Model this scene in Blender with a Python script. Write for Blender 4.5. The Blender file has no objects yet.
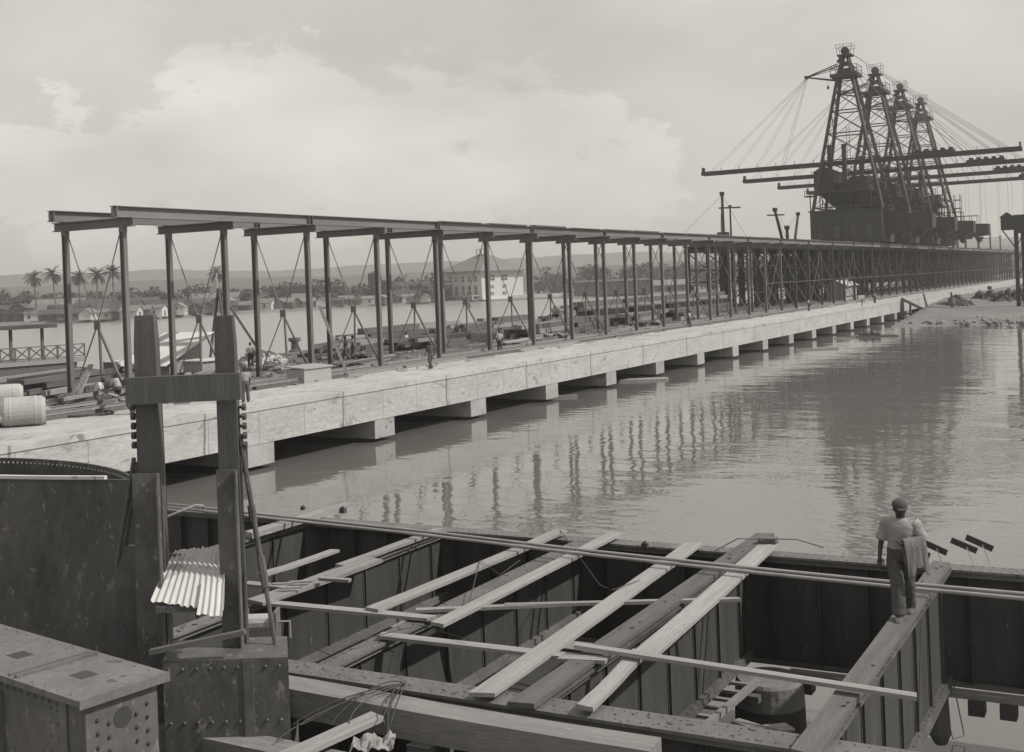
import bpy, bmesh, math, random
from mathutils import Vector, Matrix
random.seed(7)
S = bpy.context.scene
# ------------------------------------------------------------------ camera
PSI = math.radians(28.46); RHO = math.radians(2.2); FPX = 1200.0; PU, PV = 512.0, 283.0; CH = 8.2
R0 = Vector((math.cos(PSI), math.sin(PSI), 0)); UP = Vector((0, 0, 1)); FW = Vector((-math.sin(PSI), math.cos(PSI), 0))
RT = R0*math.cos(RHO) - UP*math.sin(RHO); UV = R0*math.sin(RHO) + UP*math.cos(RHO)
cd = bpy.data.cameras.new('camera'); cam = bpy.data.objects.new('camera', cd); S.collection.objects.link(cam)
cam.matrix_world = Matrix(((RT.x, UV.x, -FW.x, 0), (RT.y, UV.y, -FW.y, 0), (RT.z, UV.z, -FW.z, CH), (0, 0, 0, 1)))
cd.sensor_width = 36; cd.lens = FPX/1024*36; cd.shift_y = -(376-PV)/1024; cd.clip_start = .1; cd.clip_end = 20000
S.camera = cam
# ------------------------------------------------------------------ exposure and sky
S.view_settings.view_transform = 'Standard'; S.view_settings.look = 'None'; S.view_settings.gamma = 1
S.view_settings.use_curve_mapping = False; S.view_settings.exposure = 0.52
SUN_EL, SUN_DIR = math.radians(44), Vector((.96, .27, 0)).normalized()
W = bpy.data.worlds.new("World"); S.world = W; W.use_nodes = True
nt = W.node_tree; nt.nodes.clear(); N = nt.nodes; L = nt.links
def wn(t, **k):
    n = N.new(t)
    for a, b in k.items(): setattr(n, a, b)
    return n
def wmath(op, a, b=None, clamp=False):
    n = wn('ShaderNodeMath', operation=op, use_clamp=clamp)
    for i, v in enumerate((a, b)):
        if v is None: continue
        if isinstance(v, (int, float)): n.inputs[i].default_value = v
        else: L.new(v, n.inputs[i])
    return n.outputs[0]
sky = wn('ShaderNodeTexSky', sky_type='NISHITA', sun_disc=False, sun_elevation=SUN_EL, sun_rotation=math.atan2(SUN_DIR.x, SUN_DIR.y))
hs = wn('ShaderNodeHueSaturation'); hs.inputs['Saturation'].default_value = 0; L.new(sky.outputs[0], hs.inputs['Color'])
geo = wn('ShaderNodeTexCoord'); nrm = wn('ShaderNodeVectorMath', operation='NORMALIZE'); L.new(geo.outputs['Generated'], nrm.inputs[0])
vec = nrm.outputs[0]
mp = wn('ShaderNodeMapping'); mp.inputs['Scale'].default_value = (1, 1, 2.2); L.new(vec, mp.inputs[0])
def noise(scale, detail, rough, v):
    n = wn('ShaderNodeTexNoise'); n.inputs['Scale'].default_value = scale; n.inputs['Detail'].default_value = detail
    n.inputs['Roughness'].default_value = rough; L.new(v, n.inputs['Vector']); return n.outputs['Fac']
n1 = noise(3.2, 6, .55, mp.outputs[0]); n2 = noise(15, 12, .72, mp.outputs[0]); n3 = noise(5.5, 5, .5, mp.outputs[0])
# cumulus heads stand in fixed directions over the far shore
def skydir(u, v):
    d = RT*((u-PU)/FPX) - UV*((v-PV)/FPX) + FW; return d.normalized()
mask = None
for (u, v, r) in [(240, 105, .062), (290, 135, .085), (205, 130, .06), (345, 165, .08), (430, 120, .055), (480, 105, .045), (150, 160, .06),
                  (60, 175, .07), (420, 170, .08), (520, 160, .09), (620, 190, .07), (240, 190, .1), (100, 210, .08), (590, 120, .04)]:
    d = skydir(u, v); vd = wn('ShaderNodeVectorMath', operation='DISTANCE'); L.new(vec, vd.inputs[0]); vd.inputs[1].default_value = d
    q = wmath('SUBTRACT', 1.0, wmath('DIVIDE', vd.outputs['Value'], r))
    mask = q if mask is None else wmath('MAXIMUM', mask, q)
m2 = wmath('ADD', wmath('MULTIPLY', wmath('SUBTRACT', mask, .12), 1.0), wmath('MULTIPLY', wmath('SUBTRACT', n2, .5), 2.6))
ms = wn('ShaderNodeMapRange', interpolation_type='SMOOTHSTEP'); L.new(m2, ms.inputs[0])
ms.inputs[1].default_value = .02; ms.inputs[2].default_value = .22
puff = wmath('MULTIPLY', ms.outputs[0], wmath('ADD', -.15, wmath('MULTIPLY', n3, 2.3)))
val = wmath('ADD', 2.75, wmath('MULTIPLY', n1, 1.7))
val = wmath('ADD', val, wmath('MULTIPLY', puff, .8))
val = wmath('ADD', val, wmath('MULTIPLY', wmath('SUBTRACT', n3, .5), 2.2))
cl = wn('ShaderNodeCombineColor'); L.new(val, cl.inputs[0]); L.new(wmath('MULTIPLY', val, .96), cl.inputs[1]); L.new(wmath('MULTIPLY', val, .9), cl.inputs[2])
mx = wn('ShaderNodeMix', data_type='RGBA'); mx.inputs[0].default_value = .9; L.new(hs.outputs[0], mx.inputs[6]); L.new(cl.outputs[0], mx.inputs[7])
bg = wn('ShaderNodeBackground'); bg.inputs[1].default_value = .118; L.new(mx.outputs[2], bg.inputs[0])
wo = wn('ShaderNodeOutputWorld'); L.new(bg.outputs[0], wo.inputs[0])
# ------------------------------------------------------------------ sun
sl = bpy.data.lights.new('sun', 'SUN'); sl.energy = 2.7; sl.angle = math.radians(1.2); sl.color = (1, .965, .91)
so = bpy.data.objects.new('sun', sl); S.collection.objects.link(so)
sd = Vector((SUN_DIR.x*math.cos(SUN_EL), SUN_DIR.y*math.cos(SUN_EL), math.sin(SUN_EL)))
so.rotation_euler = sd.to_track_quat('Z', 'Y').to_euler(); so.location = (30, 20, 60)

# ------------------------------------------------------------------ helpers
def ray(u, v): return RT*((u-PU)/FPX) - UV*((v-PV)/FPX) + FW
CP = Vector((0, 0, CH))
def onz(u, v, z): d = ray(u, v); return CP + d*((z-CH)/d.z)
def onx(u, v, x): d = ray(u, v); return CP + d*(x/d.x)
def ony(u, v, y): d = ray(u, v); return CP + d*(y/d.y)
def ond(u, v, D): return CP + ray(u, v)*D

def mat(name, v, rough=.7, var=.25, scale=2., bump=.15, stretch=(1, 1, 1), fine=.12, metal=0., spots=0., spot_v=.3, spot_scale=6, tint=(1, .98, .957), spec=.5, bdist=.02, joints=()):
    m = bpy.data.materials.new(name); m.use_nodes = True; t = m.node_tree; n = t.nodes; l = t.links
    b = n['Principled BSDF']; b.inputs['Roughness'].default_value = rough; b.inputs['Metallic'].default_value = metal
    b.inputs['Specular IOR Level'].default_value = spec
    tc = n.new('ShaderNodeTexCoord'); oi = n.new('ShaderNodeObjectInfo'); ad = n.new('ShaderNodeVectorMath'); ad.operation = 'ADD'
    sc = n.new('ShaderNodeVectorMath'); sc.operation = 'SCALE'; sc.inputs['Scale'].default_value = 37.; 
    cx = n.new('ShaderNodeCombineXYZ')
    for i in range(3): l.new(oi.outputs['Random'], cx.inputs[i])
    l.new(cx.outputs[0], sc.inputs[0]); l.new(tc.outputs['Object'], ad.inputs[0]); l.new(sc.outputs[0], ad.inputs[1])
    mp = n.new('ShaderNodeMapping'); mp.inputs['Scale'].default_value = stretch; l.new(ad.outputs[0], mp.inputs[0])
    def nz(s, d, r=.6):
        q = n.new('ShaderNodeTexNoise'); q.inputs['Scale'].default_value = s; q.inputs['Detail'].default_value = d; q.inputs['Roughness'].default_value = r
        l.new(mp.outputs[0], q.inputs['Vector']); return q.outputs['Fac']
    def ma(op, a, c):
        q = n.new('ShaderNodeMath'); q.operation = op
        for i, x in enumerate((a, c)):
            if isinstance(x, (int, float)): q.inputs[i].default_value = x
            else: l.new(x, q.inputs[i])
        return q.outputs[0]
    a = nz(scale, 6); f = nz(scale*9, 5, .65)
    fac = ma('ADD', ma('MULTIPLY', ma('SUBTRACT', a, .5), var*4*v), ma('MULTIPLY', ma('SUBTRACT', f, .5), fine*4*v))
    val = ma('MAXIMUM', ma('ADD', fac, v), v*.25)
    rnd = ma('ADD', .88, ma('MULTIPLY', oi.outputs['Random'], .24)); val = ma('MULTIPLY', val, rnd)
    if spots:
        s = nz(spot_scale, 3, .7); mr = n.new('ShaderNodeMapRange'); mr.interpolation_type = 'SMOOTHSTEP'; l.new(s, mr.inputs[0])
        mr.inputs[1].default_value = .68 - spots*.2; mr.inputs[2].default_value = .74 - spots*.18
        mm = n.new('ShaderNodeMix'); mm.data_type = 'FLOAT'; l.new(mr.outputs[0], mm.inputs[0]); l.new(val, mm.inputs[2]); mm.inputs[3].default_value = spot_v
        val = mm.outputs[0]
    for (ax, per, wid, dark_) in joints:
        sx = n.new('ShaderNodeSeparateXYZ'); l.new(tc.outputs['Object'], sx.inputs[0]); pos = ma('ADD', sx.outputs[ax], ma('MULTIPLY', a, per*.06))
        fr = ma('ABSOLUTE', ma('SUBTRACT', ma('FRACT', ma('DIVIDE', pos, per), 0.), .5), 0.)
        mr2 = n.new('ShaderNodeMapRange'); l.new(ma('ADD', fr, ma('MULTIPLY', ma('SUBTRACT', f, .5), wid*1.2)), mr2.inputs[0]); mr2.inputs[1].default_value = .5-wid; mr2.inputs[2].default_value = .5-wid*.3; mr2.inputs[3].default_value = 1; mr2.inputs[4].default_value = dark_
        val = ma('MULTIPLY', val, mr2.outputs[0])
    cc = n.new('ShaderNodeCombineColor')
    for i in range(3): l.new(ma('MULTIPLY', val, tint[i]), cc.inputs[i])
    l.new(cc.outputs[0], b.inputs['Base Color'])
    if bump:
        bp = n.new('ShaderNodeBump'); bp.inputs['Strength'].default_value = bump; bp.inputs['Distance'].default_value = bdist
        l.new(ma('ADD', f, a), bp.inputs['Height']); l.new(bp.outputs[0], b.inputs['Normal'])
    return m
M = {}
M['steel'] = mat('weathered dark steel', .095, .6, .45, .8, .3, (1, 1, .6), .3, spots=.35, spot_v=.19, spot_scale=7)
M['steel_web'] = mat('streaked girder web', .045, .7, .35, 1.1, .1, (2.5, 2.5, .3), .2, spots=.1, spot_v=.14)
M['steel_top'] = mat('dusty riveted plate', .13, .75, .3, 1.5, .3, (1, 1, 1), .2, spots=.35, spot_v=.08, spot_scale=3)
M['viaduct'] = mat('painted viaduct steel', .13, .6, .25, .6, .1, (1, 1, .3), .1)
M['viaduct_shade'] = mat('viaduct steel with painted shade', .055, .6, .25, .6, .1, (1, 1, .3), .1)  # darker viaduct steel: shade under the crane deck put into the colour
M['girder'] = mat('sunlit grey girder paint', .16, .7, .22, .35, .1, (1, .25, 2), .12)  # girders an even grey, a little lighter than the columns
M['crane'] = mat('black crane steel', .035, .6, .25, .5, 0, spec=.3)
M['crane_sheet'] = mat('crane house sheeting', .045, .7, .25, .4, .1, (3, 3, .3), spec=.3)
M['cable'] = mat('wire rope', .1, .6, .1, 3, 0)
M['concrete'] = mat('board marked concrete', .42, .88, .16, .45, .6, (1, .55, 1.3), .2, spots=.4, spot_v=.27, spot_scale=1.5, bdist=.05, joints=((2, .3, .05, .86), (1, 3.35, .012, .6), (1, 10.07, .01, .4)))
M['concrete_top'] = mat('worn deck concrete', .37, .9, .22, .35, .4, (1.4, .6, 1), .2, spots=.45, spot_v=.2, spot_scale=1.1, joints=((1, 10.07, .01, .5),))
M['pier'] = mat('pier concrete', .32, .85, .2, .8, .4, (1, 1, 1.4), .15, spots=.3, spot_v=.16, spot_scale=1.5)
M['fill'] = mat('trodden earth and cinders', .11, .95, .35, .35, .6, (1.5, .5, 1), .25, spots=.5, spot_v=.3, spot_scale=1.2, bdist=.1)
M['mud'] = mat('pale mud bank', .17, .95, .25, .12, .5, (1, 1, 1), .25, bdist=.2)
M['land'] = mat('far shore ground', .16, .95, .3, .02, .2, (1, 1, 1), .2)
M['wood'] = mat('fresh sawn plank', .3, .8, .22, 1.6, .5, (.3, 6, 6), .2, spots=.22, spot_v=.17)
M['wood_rough'] = mat('weathered plank', .24, .85, .25, 1.6, .5, (.35, 6, 6), .22, spots=.3, spot_v=.42, spot_scale=2.5)
M['wood_old'] = mat('old dark timber', .11, .85, .25, 1.5, .5, (.4, 5, 5), .22)
M['wood_big'] = mat('squared timber', .2, .85, .25, 1.3, .6, (.5, 4, 4), .2, spots=.2, spot_v=.36)
M['post'] = mat('tarred post timber', .08, .7, .25, 2, .4, (5, 5, .4), .2)
M['zinc'] = mat('galvanised corrugated sheet', .5, .55, .15, 1.2, .05, (1, 1, 1), .06, spots=.35, spot_v=.3, spot_scale=2)
M['pipe'] = mat('dull pipe', .26, .5, .2, 2, .1)
M['boiler'] = mat('whitewashed boiler', .4, .8, .12, 1.5, .2, spots=.15, spot_v=.35)
M['hut'] = mat('hut boards', .3, .85, .12, 1.2, .3, (9, 9, .3), .12)
M['hut_roof'] = mat('sheet metal roofing', .5, .6, .15, 1, .2, (1, 1, 1), .08, spots=.2, spot_v=.3)
M['white_wall'] = mat('painted plaster wall', .52, .85, .06, .2, 0, fine=.04)
M['shack'] = mat('weathered shack boards', .1, .9, .25, .3, 0, (1, 1, .3))
M['pale_shack'] = mat('limewashed boards', .5, .9, .15, .3, 0)
M['roof_dark'] = mat('dark shack roof', .065, .9, .3, .3, 0)
M['roof_grey'] = mat('grey tin roof', .17, .8, .2, .3, 0)
M['roof_tile'] = mat('tile roof', .15, .85, .08, .2, 0)
M['window'] = mat('window glass', .05, .15, .1, 1, 0)
M['dark'] = mat('dark parts and painted shade', .05, .8, .2, 1, 0)  # dark fittings; also shade under piers and in cells, as colour
M['leaf'] = mat('tree leaves', .06, .8, .4, .3, 0, spec=.2)
M['palm'] = mat('palm fronds', .035, .7, .3, .6, 0, spec=.2)
M['trunk'] = mat('palm trunk', .12, .9, .2, 1, 0)
M['hill'] = mat('wooded hillside', .055, .95, .45, .008, 0, (1, 1, 1), .35)
M['stone'] = mat('broken rubble', .2, .9, .4, 1.5, .4)
M['rubble_dark'] = mat('dark tipped rubble', .08, .9, .4, 1.5, .4)
M['skin'] = mat('brown skin', .035, .55, .1, 8, .05)
M['skin2'] = mat('tanned skin', .16, .6, .1, 8, 0)
M['shirt'] = mat('light work shirt', .36, .85, .15, 5, .9, bdist=.035)
M['shirt_w'] = mat('white shirt', .5, .85, .12, 6, .2)
M['shirt_d'] = mat('dark jacket cloth', .06, .9, .15, 6, .2)
M['trousers'] = mat('dark trousers', .085, .9, .2, 4, .9, (1, 1, .5), bdist=.04)
M['coat'] = mat('folded coat cloth', .17, .9, .3, 7, .8, (1, 1, .3), bdist=.03)
M['hat'] = mat('felt cap', .06, .9, .1, 8, .1)
M['shoe'] = mat('dusty shoe leather', .12, .7, .2, 8, .1)

# water
wm = bpy.data.materials.new('harbour water'); wm.use_nodes = True; n = wm.node_tree.nodes; l = wm.node_tree.links
b = n['Principled BSDF']; b.inputs['Base Color'].default_value = (.15, .146, .137, 1); b.inputs['Roughness'].default_value = .012; b.inputs['IOR'].default_value = 1.52
b.inputs['Specular IOR Level'].default_value = .5
tc = n.new('ShaderNodeTexCoord')
def wb(scale, st, det, dist, prev=None, rot=.5):
    mpn = n.new('ShaderNodeMapping'); mpn.inputs['Scale'].default_value = st; mpn.inputs['Rotation'].default_value = (0, 0, rot); l.new(tc.outputs['Object'], mpn.inputs[0])
    q = n.new('ShaderNodeTexNoise'); q.inputs['Scale'].default_value = scale; q.inputs['Detail'].default_value = det; l.new(mpn.outputs[0], q.inputs['Vector'])
    bb = n.new('ShaderNodeBump'); bb.inputs['Distance'].default_value = dist; bb.inputs['Strength'].default_value = 1; l.new(q.outputs['Fac'], bb.inputs['Height'])
    if prev: l.new(prev, bb.inputs['Normal'])
    return bb.outputs[0]
w1 = wb(.16, (1, 1.8, 1), 2, .05, None, .5); w2 = wb(.95, (1, 1.7, 1), 2.5, .02, w1, .7)
wp = n.new('ShaderNodeTexNoise'); wp.inputs['Scale'].default_value = .035; wp.inputs['Detail'].default_value = 3; l.new(tc.outputs['Object'], wp.inputs['Vector'])
wq = n.new('ShaderNodeMapRange'); wq.inputs[1].default_value = .38; wq.inputs[2].default_value = .62; wq.inputs[3].default_value = .35; wq.inputs[4].default_value = 1.1; l.new(wp.outputs['Fac'], wq.inputs[0]); l.new(wq.outputs[0], w2.node.inputs['Strength'])
l.new(w2, b.inputs['Normal']); M['water'] = wm
wr = wm.copy(); wr.name = 'wind ruffled water'; q = wr.node_tree.nodes['Principled BSDF']; q.inputs['Roughness'].default_value = .28; q.inputs['Base Color'].default_value = (.24, .235, .22, 1); M['water_rough'] = wr

class MB:
    def __init__(s): s.v = []; s.f = []
    def add(s, vs, fs):
        o = len(s.v); s.v += [Vector(x) for x in vs]; s.f += [tuple(i+o for i in f) for f in fs]; return s
    def box(s, x0, x1, y0, y1, z0, z1):
        return s.add([(x0, y0, z0), (x1, y0, z0), (x1, y1, z0), (x0, y1, z0), (x0, y0, z1), (x1, y0, z1), (x1, y1, z1), (x0, y1, z1)],
                     [(0, 3, 2, 1), (4, 5, 6, 7), (0, 1, 5, 4), (1, 2, 6, 5), (2, 3, 7, 6), (3, 0, 4, 7)])
    def bar(s, p, q, w, h=None, up=UP):
        p, q = Vector(p), Vector(q); h = h or w; d = (q-p).normalized(); a = d.cross(up)
        if a.length < 1e-4: a = d.cross(Vector((1, 0, 0)))
        a.normalize(); c = a.cross(d); vs = []
        for e in (p, q):
            for i, j in ((-1, -1), (1, -1), (1, 1), (-1, 1)): vs.append(e + a*(i*w/2) + c*(j*h/2))
        return s.add(vs, [(0, 1, 2, 3), (7, 6, 5, 4), (0, 4, 5, 1), (1, 5, 6, 2), (2, 6, 7, 3), (3, 7, 4, 0)])
    def ibeam(s, p, q, w, h, t=.03, up=UP):
        p, q = Vector(p), Vector(q); d = (q-p).normalized(); a = d.cross(up)
        if a.length < 1e-4: a = d.cross(Vector((1, 0, 0)))
        a.normalize(); c = a.cross(d)
        s.bar(p + c*(h/2-t/2), q + c*(h/2-t/2), w, t, up); s.bar(p - c*(h/2-t/2), q - c*(h/2-t/2), w, t, up); s.bar(p, q, t, h-2*t-.002, up); return s
    def tube(s, pts, r, k=6, cap=True):
        pts = [Vector(p) for p in pts]; rs = r if isinstance(r, (list, tuple)) else [r]*len(pts); o = len(s.v); ref = None
        for i, p in enumerate(pts):
            d = (pts[min(i+1, len(pts)-1)] - pts[max(i-1, 0)]).normalized()
            if ref is None: ref = d.cross(Vector((.13, .29, 1)) if abs(d.z) < .9 else Vector((1, .1, 0)))
            a = (ref - d*ref.dot(d)).normalized(); c = d.cross(a); ref = a
            for j in range(k): t = 2*math.pi*j/k; s.v.append(p + a*math.cos(t)*rs[i] + c*math.sin(t)*rs[i])
        for i in range(len(pts)-1):
            for j in range(k): s.f.append((o+i*k+j, o+i*k+(j+1) % k, o+(i+1)*k+(j+1) % k, o+(i+1)*k+j))
        if cap: s.f.append(tuple(o+j for j in reversed(range(k)))); s.f.append(tuple(o+(len(pts)-1)*k+j for j in range(k)))
        return s
    def ell(s, c, r, k=10, m=7, tilt=None):
        c = Vector(c); o = len(s.v)
        for i in range(m+1):
            ph = math.pi*i/m
            for j in range(k):
                t = 2*math.pi*j/k; w = Vector((r[0]*math.sin(ph)*math.cos(t), r[1]*math.sin(ph)*math.sin(t), r[2]*math.cos(ph)))
                if tilt: w = tilt @ w
                s.v.append(c+w)
        for i in range(m):
            for j in range(k): s.f.append((o+i*k+j, o+(i+1)*k+j, o+(i+1)*k+(j+1) % k, o+i*k+(j+1) % k))
        return s
    def quad(s, *p): return s.add(p, [tuple(range(len(p)))])
    def prism(s, poly, z0, z1):
        k = len(poly); s.add([(x, y, z0) for x, y in poly] + [(x, y, z1) for x, y in poly],
              [tuple(reversed(range(k))), tuple(range(k, 2*k))] + [(i, (i+1) % k, k+(i+1) % k, k+i) for i in range(k)]); return s
    def rock(s, c, r, seed=0):
        rn = random.Random(seed); b = bmesh.new(); bmesh.ops.create_icosphere(b, subdivisions=1, radius=1)
        sx = [rn.uniform(.6, 1.3)*r for _ in range(3)]
        vs = [Vector(c) + Vector([v.co[i]*sx[i]*rn.uniform(.75, 1.2) for i in range(3)]) for v in b.verts]
        s.add(vs, [tuple(v.index for v in f.verts) for f in b.faces]); b.free(); return s
    def mesh(s, name, off=Vector((0, 0, 0)), smooth=False):
        me = bpy.data.meshes.new(name); me.from_pydata([tuple(v-off) for v in s.v], [], s.f); me.validate()
        if smooth: me.polygons.foreach_set('use_smooth', [True]*len(me.polygons))
        b = bmesh.new(); b.from_mesh(me); bmesh.ops.recalc_face_normals(b, faces=b.faces); b.to_mesh(me); b.free()
        return me
OFF = {}
COL = S.collection
def tag(o, label=None, cat=None, group=None, kind=None):
    for k, v in (('label', label), ('category', cat), ('group', group), ('kind', kind)):
        if v: o[k] = v
    return o
def thing(name, label, cat, loc=(0, 0, 0), group=None):
    o = bpy.data.objects.new(name, None); COL.objects.link(o); o.location = loc; o.empty_display_size = .3; OFF[o.name] = Vector(loc); return tag(o, label, cat, group)
def part(mb, name, m, parent, label=None, smooth=False, kind=None):
    off = OFF[parent.name]; me = mb.mesh(name, off, smooth); me.materials.append(m if not isinstance(m, str) else M[m])
    o = bpy.data.objects.new(name, me); COL.objects.link(o); o.parent = parent; OFF[o.name] = off; return tag(o, label, kind=kind)
def single(mb, name, m, label, cat, group=None, kind=None, smooth=False):
    xs = [v.x for v in mb.v]; ys = [v.y for v in mb.v]; off = Vector(((min(xs)+max(xs))/2, (min(ys)+max(ys))/2, min(v.z for v in mb.v)))
    me = mb.mesh(name, off, smooth); me.materials.append(M[m]); o = bpy.data.objects.new(name, me); COL.objects.link(o); o.location = off; return tag(o, label, cat, group, kind)
def struct(mb, name, m, smooth=False, kind='structure'):
    me = mb.mesh(name, smooth=smooth); me.materials.append(M[m]); o = bpy.data.objects.new(name, me); COL.objects.link(o); o['kind'] = kind; return o
def copy_tree(o, parent=None):
    c = o.copy(); COL.objects.link(c)
    if parent: c.parent = parent
    for ch in list(o.children): copy_tree(ch, c)
    return c
def plank(p, q, w, t, m, label, cat='plank', group=None, name='plank', wob=.0):
    """a board whose own X runs along its length, resting from p to q (underside points)"""
    p, q = Vector(p), Vector(q); ln = (q-p).length; mb = MB(); k = 6; rn = random.Random(int(abs(p.x*97+q.y*31)*10))
    ws = [w*rn.uniform(.97, 1.03) for _ in range(k+1)]; bow = rn.uniform(.2, 1)*wob*3; zs = [rn.uniform(-1, 1)*wob*.6 + bow*(2*i_/k-1)**2 for i_ in range(k+1)]; cut = rn.uniform(-.05, .05)
    for i in range(k+1):
        x = -ln/2 + ln*i/k
        for yy, zz in ((-ws[i]/2, 0), (ws[i]/2, 0), (ws[i]/2, t), (-ws[i]/2, t)):
            mb.v.append(Vector((x + (cut*yy/w*2 if i in (0, k) else 0), yy, zz+zs[i])))
    for i in range(k):
        for j in range(4): mb.f.append((i*4+j, i*4+(j+1) % 4, (i+1)*4+(j+1) % 4, (i+1)*4+j))
    mb.f += [(3, 2, 1, 0), (k*4, k*4+1, k*4+2, k*4+3)]
    me = mb.mesh(name); me.materials.append(M[m]); o = bpy.data.objects.new(name, me); COL.objects.link(o)
    d = (q-p).normalized(); a = UP.cross(d).normalized(); c = d.cross(a)
    o.matrix_world = Matrix(((d.x, a.x, c.x, (p.x+q.x)/2), (d.y, a.y, c.y, (p.y+q.y)/2), (d.z, a.z, c.z, (p.z+q.z)/2), (0, 0, 0, 1)))
    return tag(o, label, cat, group)

# ================================================================== SETTING
mb = MB(); mb.box(-3200, 2200, -60, 3600, -3, 0); struct(mb, 'water', 'water')
mb = MB(); mb.quad((-1500, -60, .01), (-66.2, -60, .01), (-66.2, 1200, .01), (-1500, 1200, .01)); struct(mb, 'basin_water', 'water_rough')
# far shore land: shoreline picked round the basin, land reaching back to the hills
sh = [(-1500, 200), (-700, 235), (-400, 285), (-340, 300), (-306, 294), (-330, 340), (-334, 374), (-315, 425), (-300, 450), (-282, 469), (-234, 518), (-194, 545), (-153, 573), (-60, 600), (150, 640), (900, 700)]
mb = MB(); k = len(sh); vs = []; 
for r, (dd, zz) in enumerate(((0, -.5), (6, 1.0), (3400, 2.5))):
    for x, y in sh:
        u = Vector((x, y, 0)).normalized(); dd2 = dd if r < 2 else max(0, 3300-Vector((x, y, 0)).length); vs.append((x+u.x*dd2, y+u.y*dd2, zz))
mb.add(vs, [(r*k+i, r*k+i+1, (r+1)*k+i+1, (r+1)*k+i) for r in range(2) for i in range(k-1)]); struct(mb, 'far_shore', 'land')
# hills
from mathutils import noise as mn
mb = MB(); NA, NR = 220, 26
for i in range(NR):
    r = 900 + 2200*(i/(NR-1))
    for j in range(NA):
        az = math.radians(-62 + 90*j/(NA-1)); x, y = r*math.sin(az), r*math.cos(az)
        q = Vector((x*.0011, y*.0011, .4)); a = mn.fractal(q, 1.0, 2.1, 5)
        h1 = max(0, 1-abs(r-1600)/420)*(24+16*a); h2 = max(0, 1-abs(r-2750)/520)*(52+46*mn.fractal(q*.8+Vector((3, 1, 0)), 1., 2.1, 5))
        h = 1.5 + max(h1, h2, 0) + 3*mn.noise(Vector((x*.02, y*.02, 0)))*(1 if max(h1, h2) > 3 else 0)
        mb.v.append(Vector((x, y, h if 0 < i < NR-1 else -1)))
for i in range(NR-1):
    for j in range(NA-1): mb.f.append((i*NA+j, i*NA+j+1, (i+1)*NA+j+1, (i+1)*NA+j))
struct(mb, 'hills', 'hill', smooth=True)
# mud bank by the far end of the quay
mb = MB(); NX, NY = 44, 44
for i in range(NX):
    for j in range(NY):
        y = 165 + 260*j/(NY-1); edge = 20 if i == NX-1 else 0; x = -37.2 + 75*i/(NX-1)
        shore = 176 + 3.5*math.sin(x*.25) + max(0, (-34-x))*11 - (x+34)*.35 
        h = min(1.5, (y-shore)*.05) + .22*mn.noise(Vector((x*.3, y*.2, 2))) + max(0, (-30-x)*.10)*min(1, max(0, (y-shore)/30))
        mb.v.append(Vector((x, y, max(-.8, h))))
for i in range(NX-1):
    for j in range(NY-1): mb.f.append((i*NY+j, (i+1)*NY+j, (i+1)*NY+j+1, i*NY+j+1))
struct(mb, 'mud_bank', 'mud', smooth=True)
# haze
hm = bpy.data.materials.new('pale harbour air'); hm.use_nodes = True; n = hm.node_tree.nodes; n.clear()
pv = n.new('ShaderNodeVolumePrincipled'); pv.inputs['Color'].default_value = (1, .975, .93, 1); pv.inputs['Density'].default_value = .0004; pv.inputs['Anisotropy'].default_value = .2
ou = n.new('ShaderNodeOutputMaterial'); hm.node_tree.links.new(pv.outputs[0], ou.inputs['Volume']); M['haze'] = hm
mb = MB(); mb.box(-3300, 2300, -100, 3700, -4, 140); struct(mb, 'haze', 'haze', kind='stuff')

# ================================================================== QUAY
XL, XB, ZT = -36.95, -66.0, 3.0
q = thing('quay', 'long pale concrete quay on piers carrying the steel viaduct', 'quay', (XL, 60, 0))
mb = MB(); mb.box(XB, XL-.05, -8, 520, 1.2, 2.74); part(mb, 'quay_wall', 'concrete', q)
mb = MB(); mb.box(XB, XL, -8, 520, 2.742, ZT); part(mb, 'coping', 'concrete_top', q)
for i in range(-3, 17):
    y1 = 44.2 + 10.07*i
    mb = MB(); mb.box(-58, XL-.08, y1-1.85, y1, .2, 1.198); part(mb, 'pier', 'pier', q); mb = MB(); mb.box(-58, XL-.9, y1-1.6, y1-.25, -1, .198); part(mb, 'pier_foot', 'dark', q)  # foot coloured dark to stand for the shaded gap under each pier
mb = MB(); mb.box(-59, -58.2, -8, 210, -1, 1.19); part(mb, 'back_wall', 'pier', q)
mb = MB(); mb.box(-37.6, -37.05, 218, 520, -1, 1.195); part(mb, 'toe_wall', 'concrete', q)
mb = MB(); NX, NY = 16, 300
for i in range(NX):
    for j in range(NY):
        x = -65.6 + 21.0*i/(NX-1); y = -6 + 524*j/(NY-1); e = 0 if i in (0, NX-1) else 1
        if i == NX-1: x += .5*mn.noise(Vector((0, y*.25, 0)))
        mb.v.append(Vector((x, y, 3.006 + e*max(0, .12 + .22*mn.noise(Vector((x*.5, y*.4, 0)))))))
for i in range(NX-1):
    for j in range(NY-1): mb.f.append((i*NY+j, (i+1)*NY+j, (i+1)*NY+j+1, i*NY+j+1))
struct(mb, 'earth_fill', 'fill', smooth=True)
g = thing('rail_track', 'steel rail on long timber bearers along the quay beside the viaduct columns', 'rail track', (-43.2, 60, 3))
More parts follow.
